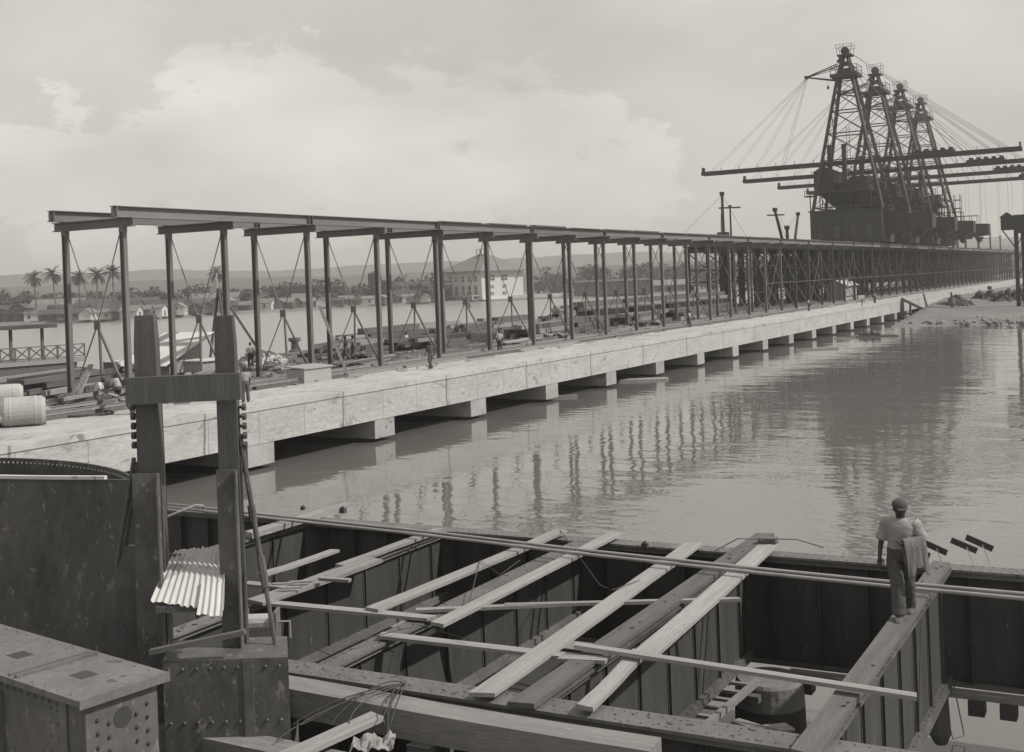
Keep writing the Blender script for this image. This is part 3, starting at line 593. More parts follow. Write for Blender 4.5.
# huts
p = onz(170, 384, 3.0); x, y = p.x, p.y
t = thing('tin_roofed_hut', 'lean-to board hut with a pale corrugated roof between the gate posts', 'hut', (x, y, 3))
mb = MB(); mb.add([(x-3.2, y, 3), (x, y, 3), (x, y+2.6, 3), (x-3.2, y+2.6, 3), (x-3.2, y, 4.35), (x, y, 4.35), (x, y+2.6, 5.45), (x-3.2, y+2.6, 5.45)], [(0, 3, 2, 1), (4, 5, 6, 7), (0, 1, 5, 4), (1, 2, 6, 5), (2, 3, 7, 6), (3, 0, 4, 7)]); part(mb, 'wall', 'hut', t)
mb = MB(); n_ = 52
for i in range(n_+1):
    xx = x-3.7 + 4.2*i/n_; w = .035*math.cos(i*math.pi)
    mb.v += [Vector((xx, y-.7, 4.12+w)), Vector((xx, y+3.5, 5.9+w)), Vector((xx, y+3.5, 5.87+w)), Vector((xx, y-.7, 4.09+w))]
for i in range(n_):
    for j in range(4): mb.f.append((i*4+j, i*4+(j+1) % 4, (i+1)*4+(j+1) % 4, (i+1)*4+j))
part(mb, 'roof', 'hut_roof', t)
p = onz(203, 384, 3.0); x, y = p.x, p.y
t = thing('plank_hut', 'low flat-topped plank hut beside the tin roofed one', 'hut', (x, y, 3))
mb = MB(); mb.box(x-1.5, x, y, y+2.4, 3, 4.3); part(mb, 'wall', 'hut', t)
mb = MB(); mb.box(x-1.65, x+.15, y-.15, y+2.55, 4.302, 4.38); part(mb, 'roof', 'hut_roof', t)
# tripod behind the hut
p = onz(202, 372, 3.0); x, y = p.x-1, p.y+3
t = thing('timber_tripod', 'rough timber tripod with a small pale flag-like sheet behind the huts', 'tripod', (x, y, 3)); top = Vector((x, y, 8.6))
for a, h in ((-1.4, .3), (1.2, -.4), (.3, 1.5)): mb = MB(); mb.bar((x+a, y+h, 3.02), top, .14); part(mb, 'leg', 'wood_old', t)
mb = MB(); mb.bar(top, top - FW*.0 + R0*2.6 - UP*4.3, .16); part(mb, 'boom', 'viaduct', t)
mb = MB(); mb.add([(x-.1, y, 8.5), (x-1.0, y, 8.0), (x-.1, y, 9.7), (x-.1, y+.05, 8.5), (x-1.0, y+.05, 8.0), (x-.1, y+.05, 9.7)], [(0, 1, 2), (5, 4, 3), (0, 3, 4, 1), (1, 4, 5, 2), (2, 5, 3, 0)]); part(mb, 'sheet', 'hut_roof', t)
# shed far along
x, y = -47.5, 206
t = thing('store_shed', 'small pale-roofed shed standing under the crane end of the viaduct', 'shed', (x, y, 3))
mb = MB(); mb.box(x-3, x, y, y+9, 3, 5.6); mb.add([(x-3, y, 5.6), (x, y, 5.6), (x-1.5, y, 6.4), (x-3, y+9, 5.6), (x, y+9, 5.6), (x-1.5, y+9, 6.4)], [(0, 1, 2), (5, 4, 3)]); part(mb, 'wall', 'hut', t)
mb = MB(); 
for s in (-1, 1): mb.add([(x-1.5, y-.3, 6.45), (x-1.5+s*1.9, y-.3, 5.5), (x-1.5+s*1.9, y+9.3, 5.5), (x-1.5, y+9.3, 6.45), (x-1.5, y-.3, 6.53), (x-1.5+s*1.9, y-.3, 5.58), (x-1.5+s*1.9, y+9.3, 5.58), (x-1.5, y+9.3, 6.53)], [(0, 1, 2, 3), (7, 6, 5, 4), (0, 4, 5, 1), (1, 5, 6, 2), (2, 6, 7, 3), (3, 7, 4, 0)])
part(mb, 'roof', 'hut_roof', t)
p = onz(862, 306, 3.0); x, y = p.x, p.y; t = thing('notice_board', 'small white notice board on a post in front of the far shed', 'sign', (x, y, 3))
mb = MB(); mb.bar((x, y, 3), (x, y, 4.6), .12); part(mb, 'post', 'wood_old', t); mb = MB(); mb.bar(Vector((x, y-.1, 4.3))-R0*.45, Vector((x, y-.1, 4.3))+R0*.45, .06, .5); part(mb, 'board', 'white_wall', t)
# bollards on the rear edge
bl = None
for (u, v, lb) in [(295, 351, 'iron bollard on the rear quay edge behind the chest'), (433, 342, 'iron bollard on the rear quay edge behind the walking man in dark clothes'), (182, 356, 'iron bollard on the rear quay edge behind the tin roofed hut')]:
    p = onx(u, v, -65.3); 
    if bl is None:
        bl = thing('bollard', lb, 'bollard', (-65.3, p.y, 3), 'bollards on the rear quay edge')
        mb = MB(); c = Vector((-65.3, p.y, 3)); mb.tube([c, c+UP*.15, c+UP*.25, c+UP*.9], [.55, .55, .33, .3], 12); part(mb, 'stem', 'steel', bl)
        mb = MB(); mb.tube([c+UP*.9, c+UP*1.0, c+UP*1.25], [.36, .55, .5], 12); part(mb, 'cap', 'steel', bl)
    else: c = copy_tree(bl); c.location = (-65.3, p.y, 3); c['label'] = lb
# stone heap
mb = MB(); rn = random.Random(3)
for i in range(170):
    a = rn.uniform(0, 6.28); r = 2.0*math.sqrt(rn.random()); h = max(0, 1.3*(1-r/2.1)); mb.rock((-57.2+r*math.cos(a), 67+r*math.sin(a)*1.2, 3.1+h*rn.uniform(.5, 1)), rn.uniform(.1, .26), i)
single(mb, 'stone_heap', 'boiler', 'heap of pale broken stone under the viaduct left of the ladder', 'stone heap', kind='stuff')
# ladder on the column
t = thing('ladder', 'wooden ladder leaning on the third front column of the viaduct', 'ladder', (-43.6, 57.6, 3)); mb = MB()
p0, p1 = Vector((-42.9, 58.2, 3.02)), Vector((-44.0, 57.1, 7.3)); sd_ = Vector((-.15, .28, 0)).normalized()*.26
for s in (-1, 1): m_ = MB(); m_.bar(p0+sd_*s, p1+sd_*s, .08, .1); part(m_, 'rail', 'wood_rough', t)
for i in range(11): q0 = p0.lerp(p1, (i+.7)/11.5); m_ = MB(); m_.bar(q0-sd_, q0+sd_, .06); part(m_, 'rung', 'wood_rough', t)
# leaning plank frame (left)
b0 = onz(64, 408, 3.02); tp_ = Vector((b0.x-.2, b0.y+1.2, 5.0)); t = thing('prop_frame', 'pair of pale boards propped upright against the heap beside the drums', 'prop', tuple(b0))
for s in (0, .45): m_ = MB(); m_.bar(b0 + R0*s, tp_ + R0*(.55+s*.1), .26, .06); part(m_, 'board', 'wood' if s else 'wood_rough', t)
mb = MB(); rn = random.Random(55)
for i in range(900):
    y = 30 + 200*rn.random()**1.5; mb.rock((rn.uniform(-64, -45), y, 3.16), rn.uniform(.05, .22), i % 60)
single(mb, 'loose_rubble', 'stone', 'loose stones and cinders strewn over the earth of the quay', 'rubble', kind='stuff')
# scrap rods and small debris on the strip along the edge
mb = MB(); rn = random.Random(12)
for i in range(260):
    y = 38 + 190*rn.random()**1.4; x = rn.choice([rn.uniform(-44.2, -41.5)]*3+[rn.uniform(-52, -44)]); l_ = rn.uniform(.2, .9); a = rn.uniform(0, 3.14); z = 3.05 if x > -44 else 3.22
    mb.bar((x, y, z), (x+l_*math.cos(a), y+l_*math.sin(a), z+.03), rn.uniform(.04, .14), .06)
single(mb, 'wood_scraps', 'wood_rough', 'scattered offcuts and scraps of wood along the front columns', 'debris', kind='stuff')
# hoses
mb = MB(); p = onz(88, 414, 3.05); pts = [p + R0*(1.4*math.cos(t_*.5))*.8 + FW*(1.0*math.sin(t_*.5)) + UP*.02*(t_ % 3) for t_ in range(26)]; mb.tube(pts, .045, 5); single(mb, 'hose', 'dark', 'coiled dark hose on the quay at the feet of the carrying men', 'hose')
# landing stage (left, across the inner basin)
P1 = onz(86, 357, 2.6); P0 = onz(-45, 367, 2.6); dx_ = (P1-P0).normalized(); dy_ = Vector((-dx_.y, dx_.x, 0)); Lg = (P1-P0).length
def LP(a, b, z): return P0 + dx_*a + dy_*b + UP*(z-2.6)
t = thing('landing_stage', 'timber landing stage with crossed railings and a roofed shelter beyond the quay', 'landing stage', tuple(LP(Lg/2, 3, 0)))
def lbox(mb, a0, a1, b0, b1, z0, z1): mb.add([LP(a0, b0, z0), LP(a1, b0, z0), LP(a1, b1, z0), LP(a0, b1, z0), LP(a0, b0, z1), LP(a1, b0, z1), LP(a1, b1, z1), LP(a0, b1, z1)], [(0, 3, 2, 1), (4, 5, 6, 7), (0, 1, 5, 4), (1, 2, 6, 5), (2, 3, 7, 6), (3, 0, 4, 7)])
mb = MB(); lbox(mb, 0, Lg, 0, 6, 2.2, 2.6); part(mb, 'deck', 'wood_rough', t)
mb = MB(); lbox(mb, 0, Lg-1.2, .2, 5.8, .3, 2.19); lbox(mb, Lg-1.1, Lg-.8, .3, .6, -1, 2.19); part(mb, 'piling', 'wood_old', t)
nbay = int(Lg/1.35)
for i in range(nbay+1): a = Lg*i/nbay; mb = MB(); lbox(mb, a-.09 if i else 0, a+.09 if i < nbay else a, .1, .22, 2.6, 3.85); part(mb, 'railing_post', 'wood_old', t)
mb = MB(); lbox(mb, 0, Lg, .08, .24, 3.855, 3.95); lbox(mb, 0, Lg, .1, .2, 2.75, 2.83)
for i in range(nbay): a, c = Lg*i/nbay+.08, Lg*(i+1)/nbay-.08; mb.bar(LP(a, .14, 2.85), LP(c, .14, 3.82), .05, .13); mb.bar(LP(a, .2, 3.82), LP(c, .2, 2.85), .05, .13)
part(mb, 'railing', 'wood_old', t)
for a in (Lg-9.7, Lg-6.3, Lg-3.2): mb = MB(); lbox(mb, a-.12, a+.12, 2.2, 2.45, 2.6, 5.6); part(mb, 'shelter_post', 'wood_old', t)
mb = MB(); lbox(mb, 0, Lg-2.2, 1.2, 6, 5.6, 5.95); part(mb, 'shelter_roof', 'roof_dark', t)
mb = MB(); lbox(mb, 0, Lg-8.2, 2.4, 5.4, 2.6, 5.59); part(mb, 'kiosk', 'shack', t)

# ================================================================== MUD BANK THINGS
for i, (u, v, n_, r, lb) in enumerate([(957, 309, 60, 3.2, 'dark heap of tipped rubble on the mud bank'), (988, 302, 50, 3.6, 'dark rounded rubble heap on the mud bank nearer the hoist tower'), (1014, 303, 60, 4.2, 'dark rubble heap at the foot of the hoist tower')]):
    p = onz(u, v, 1.0); mb = MB(); rn = random.Random(i)
    for k in range(n_*2): a = rn.uniform(0, 6.28); rr = r*math.sqrt(rn.random()); mb.rock((p.x+rr*math.cos(a), p.y+rr*math.sin(a), 1.0 + max(0, (r*.85)*(1-rr/r))*rn.random()), rn.uniform(.3, .8), k)
    single(mb, 'rubble_heap', 'rubble_dark', lb, 'rubble heap', 'tipped rubble heaps on the mud bank', 'stuff')
mb = MB(); rn = random.Random(5)
for k in range(420):
    u = rn.uniform(905, 1030); p = onz(u, rn.uniform(303, 321), .7); mb.rock((p.x, p.y, .35), rn.uniform(.15, .5), k)
single(mb, 'bank_rubble', 'stone', 'scattered stones and rubble along the edge of the mud bank', 'rubble', kind='stuff')
a, b_ = onz(903, 318, .2), onz(940, 317, .3); t = thing('timber_brace', 'sloping timber shore propped from a post at the end of the quay piers', 'timber brace', tuple(a))
mb = MB(); mb.bar((a.x, a.y, -.5), (a.x, a.y, 3.4), .45); part(mb, 'post', 'wood_old', t); mb = MB(); mb.bar((a.x, a.y, 3.2), tuple(b_), .4); part(mb, 'strut', 'wood_old', t)
mb = MB(); mb.bar((a.x+1.2, a.y, -.5), (a.x+1.2, a.y, 2.6), .3); mb.bar((a.x, a.y+.1, .9), (a.x+4, a.y, .9), .25); part(mb, 'tie', 'wood_old', t)
for (u, v, h, lb) in [(929, 312, 3.2, 'leaning stake on the mud bank right of the sloping brace'), (952, 314, 3.5, 'upright stake with a wide foot on the mud bank'), (1010, 308, 3.5, 'stake standing before the hoist tower')]:
    p = onz(u, v, .5); mb = MB(); mb.tube([(p.x, p.y, .1), (p.x-.8 if u < 940 else p.x, p.y, .5+h)], [.25, .16], 6); single(mb, 'stake', 'wood_old', lb, 'stake')
# floating things
def floatl(u, v, ln, w, lb, m='wood', name='floating_plank', n_=1):
    p = onz(u, v, .05); 
    t = thing(name, lb, 'raft' if n_ > 2 else 'floating plank', tuple(p))
    for i in range(n_):
        q = p + FW*(i-(n_-1)/2)*w*1.1; m_ = MB(); m_.bar(q - R0*ln/2*(1-.1*(i % 2)), q + R0*ln/2, w, .22); part(m_, 'board', m, t)
    return t, p
floatl(643, 380, 4.0, .6, 'pale plank floating off the quay piers below the middle of the viaduct', 'wood', n_=2)
floatl(556, 397, 3.0, .3, 'thin pale plank floating close under the quay between two piers')
floatl(817, 349, 4.5, .25, 'thin plank floating off the far quay piers')
t, p = floatl(872, 336, 5.5, .5, 'low dark raft with debris floating near the mud bank', 'wood_old', 'raft', 5)
m_ = MB(); 
for k in range(16): m_.rock(p + Vector((random.uniform(-1.4, 1.4), random.uniform(-1, 1), .25)), random.uniform(.2, .5), k)
part(m_, 'debris', 'rubble_dark', t)
floatl(845, 338, 2.5, .3, 'short plank floating beside the dark raft')

# ================================================================== FAR SHORE
SHP = [(-60, 328), (0, 325), (130, 322), (230, 314), (350, 308), (460, 303), (600, 297), (700, 293), (800, 289), (1060, 281)]
def shoreD(u):
    for (a, va), (b, vb) in zip(SHP, SHP[1:]):
        if a <= u <= b:
            v = va + (vb-va)*(u-a)/(b-a); return (onz(u, v, 0)-CP).dot(FW)
    return 600
def gp(u, D):
    d = ray(u, 283 - .0384*(u-512)); p = CP + d*D; return Vector((p.x, p.y, 0))
rn = random.Random(21)
def shed(u, D, w, dp, h, rh, ang, wm_, rm, lb, grp, name='shack', opening=True):
    p = gp(u, D); t = thing(name, lb, 'shack' if name == 'shack' else 'shed', (0, 0, 0), grp)
    mb = MB(); mb.box(-w/2, w/2, -dp/2, dp/2, 0, h); mb.add([(-w/2, -dp/2, h), (-w/2, dp/2, h), (-w/2, 0, h+rh), (w/2, -dp/2, h), (w/2, dp/2, h), (w/2, 0, h+rh)], [(0, 1, 2), (5, 4, 3)]); part(mb, 'wall', wm_, t)
    mb = MB()
    for s in (-1, 1):
        e = dp/2*1.15; ze = h - rh*.15; X0, X1 = -w/2-.4, w/2+.4
        mb.add([(X0, 0, h+rh), (X0, s*e, ze), (X1, s*e, ze), (X1, 0, h+rh), (X0, 0, h+rh+.2), (X0, s*e, ze+.2), (X1, s*e, ze+.2), (X1, 0, h+rh+.2)], [(0, 1, 2, 3), (7, 6, 5, 4), (0, 4, 5, 1), (1, 5, 6, 2), (2, 6, 7, 3), (3, 7, 4, 0)])
    part(mb, 'roof', rm, t)
    if opening:
        k = max(1, int(w/3.5)); 
        for i in range(min(k, 6)): x = -w/2 + w*(i+.5)/min(k, 6); mb = MB(); mb.box(x-.5, x+.5, -dp/2-.06, -dp/2-.01, .9, min(h-.4, 2.3)); part(mb, 'window', 'window', t)
        mb = MB(); mb.box(w/2+.01, w/2+.06, -.6, .6, .1, min(h-.3, 2.2)); part(mb, 'door', 'dark', t)
    t.location = (p.x, p.y, .95); t.rotation_euler = (0, 0, ang); return t
zones = [(-60, 70, 'under the first palms'), (70, 150, 'under the right-hand palms'), (150, 245, 'seen between the gate posts'),
         (245, 330, 'behind the ladder bay'), (330, 392, 'around the dark water tank'), (392, 445, 'left of the big white building')]
def zn(u):
    for a, b, s in zones:
        if a <= u < b: return s
    return zones[-1][2]
u = -55
while u < 438:
    D = shoreD(u) + rn.uniform(8, 14); pale = rn.random() < .38; w = rn.uniform(4.5, 9)
    wm_, rm = ('pale_shack', 'roof_grey') if pale else ('shack', rn.choice(['roof_dark', 'roof_dark', 'roof_grey']))
    lb = ('small whitewashed shore shack ' if pale else 'small weathered shore shack ')+zn(u)
    shed(u, D, w, rn.uniform(4, 6), rn.uniform(2.3, 3.2), rn.uniform(1, 1.7), PSI + rn.choice([0, 0, math.pi/2])+rn.uniform(-.25, .25), wm_, rm, lb, lb.replace('small ', '').replace('shack', 'shacks'))
    u += w*1200/D*.7 + rn.uniform(-1, 3)
u = -50
while u < 440:
    D = shoreD(u) + rn.uniform(20, 58); w = rn.uniform(7, 15); pl = rn.random() < .3
    lb = ('pale-roofed' if pl else 'dark-roofed')+' shed in the second shore row '+zn(u)
    shed(u, D, w, rn.uniform(6, 9), rn.uniform(3, 4), rn.uniform(1.6, 2.6), PSI + rn.choice([0, 0, math.pi/2])+rn.uniform(-.4, .4), 'shack', 'roof_grey' if pl else 'roof_dark', lb, lb.replace('shed', 'sheds'), 'shore_shed', w < 13)
    u += w*1200/D*.62 + rn.uniform(0, 3)
u = 60
while u < 430:
    D = shoreD(u) + rn.uniform(70, 100); w = rn.uniform(20, 34)
    lb = 'long low-roofed warehouse set back ' + zn(u)
    shed(u, D, w, rn.uniform(12, 15), 4.5, rn.uniform(2.4, 3.4), PSI+rn.uniform(-.1, .1), 'shack', rn.choice(['roof_dark', 'roof_grey', 'roof_dark']), lb, lb.replace('warehouse', 'warehouses'), 'warehouse', False)
    u += w*1200/D*1.0 + rn.uniform(2, 10)
shed(407, shoreD(407)+55, 26, 14, 4.8, 5.0, PSI, 'pale_shack', 'roof_dark', 'gable-roofed boathouse just left of the big white building', None, 'boathouse', True)
shed(411, shoreD(411)+150, 60, 12, 7.5, 1.2, PSI, 'pale_shack', 'hut_roof', 'long pale-roofed depot behind the boathouse', None, 'depot', False)
t = shed(612, shoreD(612)+8, 36, 12, 6.2, .8, PSI+.02, 'roof_dark', 'roof_dark', 'long dark waterside pier shed right of the white building', None, 'pier_shed', False)
shed(668, shoreD(668)+14, 22, 10, 3.6, 2.2, PSI+.1, 'shack', 'roof_grey', 'low grey-roofed shed at the right end of the dark pier shed', None, 'low_shed', True)
# water tank
p = gp(375, 560); x, y = p.x, p.y; t = thing('water_tank', 'dark boxy water tank on legs rising above the shore roofs', 'water tank', (x, y, 1))
mb = MB(); mb.box(x-2.2, x+2.2, y-2.2, y+2.2, 9.6, 15); part(mb, 'tank', 'crane_sheet', t); mb = MB(); mb.add([(x-2.5, y-2.5, 15), (x+2.5, y-2.5, 15), (x+2.5, y+2.5, 15), (x-2.5, y+2.5, 15), (x, y, 16.4)], [(0, 1, 4), (1, 2, 4), (2, 3, 4), (3, 0, 4), (3, 2, 1, 0)]); part(mb, 'roof', 'roof_dark', t)
for sx in (-2, 2):
    for sy in (-2, 2): mb = MB(); mb.bar((x+sx, y+sy, 1), (x+sx, y+sy, 9.6), .4); part(mb, 'leg', 'crane', t)
# white building
p = gp(484, 572); t = thing('white_building', 'big white two-storey building with a hipped roof on the far shore', 'building', (0, 0, 0)); w = 13.2; h = 13.4
mb = MB(); mb.box(-w, w, -w, w, 0, h); part(mb, 'wall', 'white_wall', t)
mb = MB(); e = w+2.6; mb.add([(-e, -e, h-.3), (e, -e, h-.3), (e, e, h-.3), (-e, e, h-.3), (-e, -e, h+.2), (e, -e, h+.2), (e, e, h+.2), (-e, e, h+.2), (-3, 0, h+8.2), (3, 0, h+8.2)], [(3, 2, 1, 0), (0, 1, 5, 4), (1, 2, 6, 5), (2, 3, 7, 6), (3, 0, 4, 7), (4, 5, 9, 8), (5, 6, 9), (6, 7, 8, 9), (7, 4, 8)]); rf = part(mb, 'roof', 'roof_tile', t)
mb = MB()
for sx in (-3.2, 0, 3.2):
    for sy in (-1, 1): mb.bar((sx, sy, h+6.6), (sx, sy, h+10.4), .3)
mb.box(-3.4, 3.4, -1.2, 1.2, h+10.4, h+10.6); part(mb, 'roof_monitor', 'roof_grey', rf)
def bw(face, c, z0, z1, ww):
    mb = MB(); fr = MB()
    if face == 'f': mb.box(c-ww/2, c+ww/2, -w-.08, -w-.01, z0, z1); fr.box(c-.12, c+.12, -w-.14, -w-.085, z0, z1); fr.box(c-ww/2, c+ww/2, -w-.14, -w-.09, (z0+z1)/2-.1, (z0+z1)/2+.1)
    else: mb.box(w+.01, w+.08, c-ww/2, c+ww/2, z0, z1); fr.box(w+.085, w+.14, c-.12, c+.12, z0, z1); fr.box(w+.09, w+.14, c-ww/2, c+ww/2, (z0+z1)/2-.1, (z0+z1)/2+.1)
    q_ = part(mb, 'window', 'window', t); part(fr, 'frame', 'white_wall', q_)
for c in (-9, -4.6, 0, 4.6, 9): bw('f', c, 8.6, 11.2, 2.0); bw('f', c, 2.4, 6.6, 1.9); 
for c in (-7, 1): bw('r', c, 8.8, 11.4, 3.8); bw('r', c, 5.2, 6.6, 2.4); bw('r', c, 2.0, 3.4, 2.4)
bw('r', 8.5, 9.4, 10.4, 1.0); 
mb = MB(); mb.box(-w-.5, w+.5, -w-.5, -w-.003, 0, 1.6); mb.box(w+.003, w+.5, -w-.5, w, 0, 1.4); part(mb, 'plinth', 'white_wall', t)
mb = MB(); mb.box(-w+2, w-1, -w-5, -w-.51, 0, .2); mb.box(-w+2, w-1, -w-5, -w-.51, 1.9, 2.15)
for i in range(9): x = -w+2.2+2.85*i; mb.box(x-.2, x+.2, -w-4.9, -w-4.5, .2, 1.9)
part(mb, 'porch', 'white_wall', t)
t.location = (p.x, p.y, .95); t.rotation_euler = (0, 0, PSI - math.radians(47))
mb = MB(); mb.box(0, 1, 0, 1, 0, 1)
# foreshore fence/wall line right of the building
a, b_ = gp(500, shoreD(500)+12), gp(572, shoreD(572)+10); mb = MB(); mb.bar((a.x, a.y, 1.6), (b_.x, b_.y, 1.6), .5, 1.8); single(mb, 'shore_wall', 'pale_shack', 'low pale shore wall right of the white building', 'wall')
# little white buoy
p = onz(468, 308, 0); mb = MB(); mb.tube([p, p+UP*1.0, p+UP*3.2], [.9, 1.0, .15], 8); single(mb, 'channel_buoy', 'dark', 'small conical buoy floating before the white building', 'buoy')

# trees
def leafcloud(mb, c, R, n_, s, rn):
    for _ in range(n_):
        while True:
            d = Vector((rn.uniform(-1, 1), rn.uniform(-1, 1), rn.uniform(-1, 1)))
            if .25 < d.length < 1: break
        p = Vector(c) + Vector((d.x*R[0], d.y*R[1], d.z*R[2])); a = Vector((rn.uniform(-1, 1), rn.uniform(-1, 1), rn.uniform(-.6, .6))).normalized(); b = a.cross(Vector((rn.uniform(-1, 1), rn.uniform(-1, 1), rn.uniform(-1, 1)))).normalized()
        sz = s*rn.uniform(.6, 1.4); mb.add([p-a*sz, p+b*sz*.7, p+a*sz, p-b*sz*.6], [(0, 1, 2, 3)])
rn = random.Random(31)
def wood(u0, u1, D0, D1, hz, n_, lb, name='far_woods'):
    mb = MB()
    for _ in range(n_):
        u = rn.uniform(u0, u1); D = rn.uniform(D0, D1); p = gp(u, D); h = hz*rn.uniform(.55, 1.1)
        for _ in range(3):
            R_ = rn.uniform(2.0, 4.2); leafcloud(mb, (p.x+rn.uniform(-3, 3), p.y+rn.uniform(-3, 3), 1+h-R_*.7-rn.uniform(0, h*.35)), (R_*1.3, R_*1.3, R_), 46, .9, rn)
        leafcloud(mb, (p.x, p.y, 1+h*.3), (4.5, 4.5, h*.32), 40, 1.1, rn)
    single(mb, name, 'leaf', lb, 'woods', kind='stuff')
wood(535, 1010, 650, 780, 15, 190, 'dark belt of trees behind the pier shed on the far shore', 'far_woods')
wood(-60, 445, 545, 660, 12, 200, 'low belt of trees behind the shore roofs', 'shore_woods')
for i, (u, D, h) in enumerate([(150, 500, 10), (163, 505, 9.5), (120, 480, 9), (248, 520, 9), (276, 560, 11), (20, 470, 8.5), (132, 455, 7)]):
    p = gp(u, D); t = thing('shore_tree', ['rounded tree between the two groups of palms', 'tree with a wide crown just right of the second front column', 'small tree at the foot of the right-hand palms', 'dark tree behind the fourth column', 'tree above the shore roofs left of the ladder', 'low tree beside the leftmost palm', 'bush at the waterside between shacks'][i], 'tree', tuple(p))
    mb = MB(); mb.tube([(p.x, p.y, .9), (p.x, p.y, h*.6)], [.4, .25], 6); mb.tube([(p.x, p.y, h*.45), (p.x+1.6, p.y+.6, h*.75)], [.22, .1], 5); mb.tube([(p.x, p.y, h*.4), (p.x-1.6, p.y-.5, h*.72)], [.22, .1], 5); part(mb, 'trunk', 'trunk', t)
    mb = MB()
    for _ in range(7): leafcloud(mb, (p.x+rn.uniform(-2.5, 2.5), p.y+rn.uniform(-2, 2), h*.75+rn.uniform(-1.8, 1.8)), (1.9, 1.9, 1.4), 60, .5, rn)
    part(mb, 'crown', 'leaf', t)
for i, (u, v, ub, D) in enumerate([(33.5, 278, 35.5, 445), (52.7, 274, 57, 440), (78, 277, 79, 450), (97, 274.5, 94.5, 440), (112.5, 272.6, 110.5, 445), (217, 273.5, 217.5, 470)]):
    top = ond(u, v, D); b = gp(ub, D); b.z = .9
    t = thing('coconut_palm', ['leftmost coconut palm on the far shore', 'second palm from the left, just left of the first column', 'third palm from the left, standing apart between two columns', 'fourth palm from the left with the fullest crown', 'palm next to the second tall column, fifth from the left', 'lone palm seen between the gate posts'][i], 'palm tree', tuple(b), 'coconut palms on the far shore')
    mid = b.lerp(top, .5) + R0*rn.uniform(-.6, .6); mb = MB(); mb.tube([b, b.lerp(mid, .5), mid, mid.lerp(top, .5), top], [.42, .32, .27, .24, .22], 7); part(mb, 'trunk', 'trunk', t)
    mb = MB()
    for k in range(38):
        az = k*2.4 + rn.uniform(-.2, .2); el = rn.uniform(-.55, 1.35); L_ = rn.uniform(3.8, 4.9); hd = Vector((math.cos(az), math.sin(az), 0)); sp = []; p = top.copy(); e = el
        for s in range(7): sp.append(p.copy()); p = p + (hd*math.cos(e) + UP*math.sin(e))*(L_/6); e -= .2
        sid = hd.cross(UP)
        for s in range(6):
            wd = 1.05*math.sin(math.pi*(s+.8)/7.2)
            for sg in (-1, 1):
                for q_ in (0, .5):
                    c0 = sp[s].lerp(sp[s+1], q_); c1 = sp[s].lerp(sp[s+1], q_+.42); tipp = c1 + sid*sg*wd - UP*.35*wd + (sp[s+1]-sp[s])*.4; mb.add([c0, c1, tipp], [(0, 1, 2)])
    part(mb, 'crown', 'palm', t)

# ================================================================== CAISSON FRAME (foreground)
YF, YN = 21.8, 13.1
def rivets(mb, p, q, step, r=.018, k=5, up=UP):
    p, q = Vector(p), Vector(q); n_ = int((q-p).length/step); a = up.cross((q-p).normalized()).normalized(); c = (q-p).normalized()
    for i in range(n_):
        o = p.lerp(q, (i+.5)/n_); b = len(mb.v)
        for j in range(k): t = 6.283*j/k; mb.v.append(o + a*math.cos(t)*r + c*math.sin(t)*r)
        for j in range(k): t = 6.283*j/k; mb.v.append(o + (a*math.cos(t) + c*math.sin(t))*r*.55 + up*r*.8)
        mb.f.append(tuple(b+k+j for j in range(k)))
        for j in range(k): mb.f.append((b+j, b+(j+1) % k, b+k+(j+1) % k, b+k+j))
cf = thing('caisson_frame', 'open riveted steel caisson frame of deep dark plate girders spanned by planks', 'steel frame', (-9, 17, 0))
def girder_x(name, y, x0, x1, z0, side, tw=.38):
    mb = MB(); mb.box(x0, x1, y-.02, y+.02, z0+.03, 2.955); part(mb, name+'_web', 'steel_web', cf)
    mb = MB(); mb.box(x0, x1, y-tw/2, y+tw/2, 2.957, 3.0); mb.box(x0, x1, y-.14, y-.022, 2.86, 2.955); mb.box(x0, x1, y+.022, y+.14, 2.86, 2.955)
    for o in (-.14, .14): rivets(mb, (x0, y+o, 3.0), (x1, y+o, 3.0), .16)
    part(mb, name+'_flange', 'steel_top', cf)
    mb = MB(); mb.box(x0, x1, y-.18, y+.18, z0-.02, z0+.028); part(mb, name+'_lower_flange', 'steel', cf)
    x = x0+.5
    while x < x1-.3:
        mb = MB(); mb.box(x-.012, x+.012, y+side*.022, y+side*.15, z0+.03, 2.858); mb.box(x-.06, x+.06, y+side*.021, y+side*.034, z0+.03, 2.858); part(mb, 'stiffener', 'steel_web', cf); x += .86
girder_x('far_girder', YF, -22.5, 6, 1.0, -1, .42)
girder_x('near_girder', YN, -12.2, -1.6, 1.0, -1, .46)
XG = [(-17.3, 1.4, 'wood_old'), (-13.65, 1.6, 'steel_top'), (-10.37, 1.6, 'steel_top'), (-7.03, 1.1, 'steel'), (-3.52, 1.08, 'steel')]
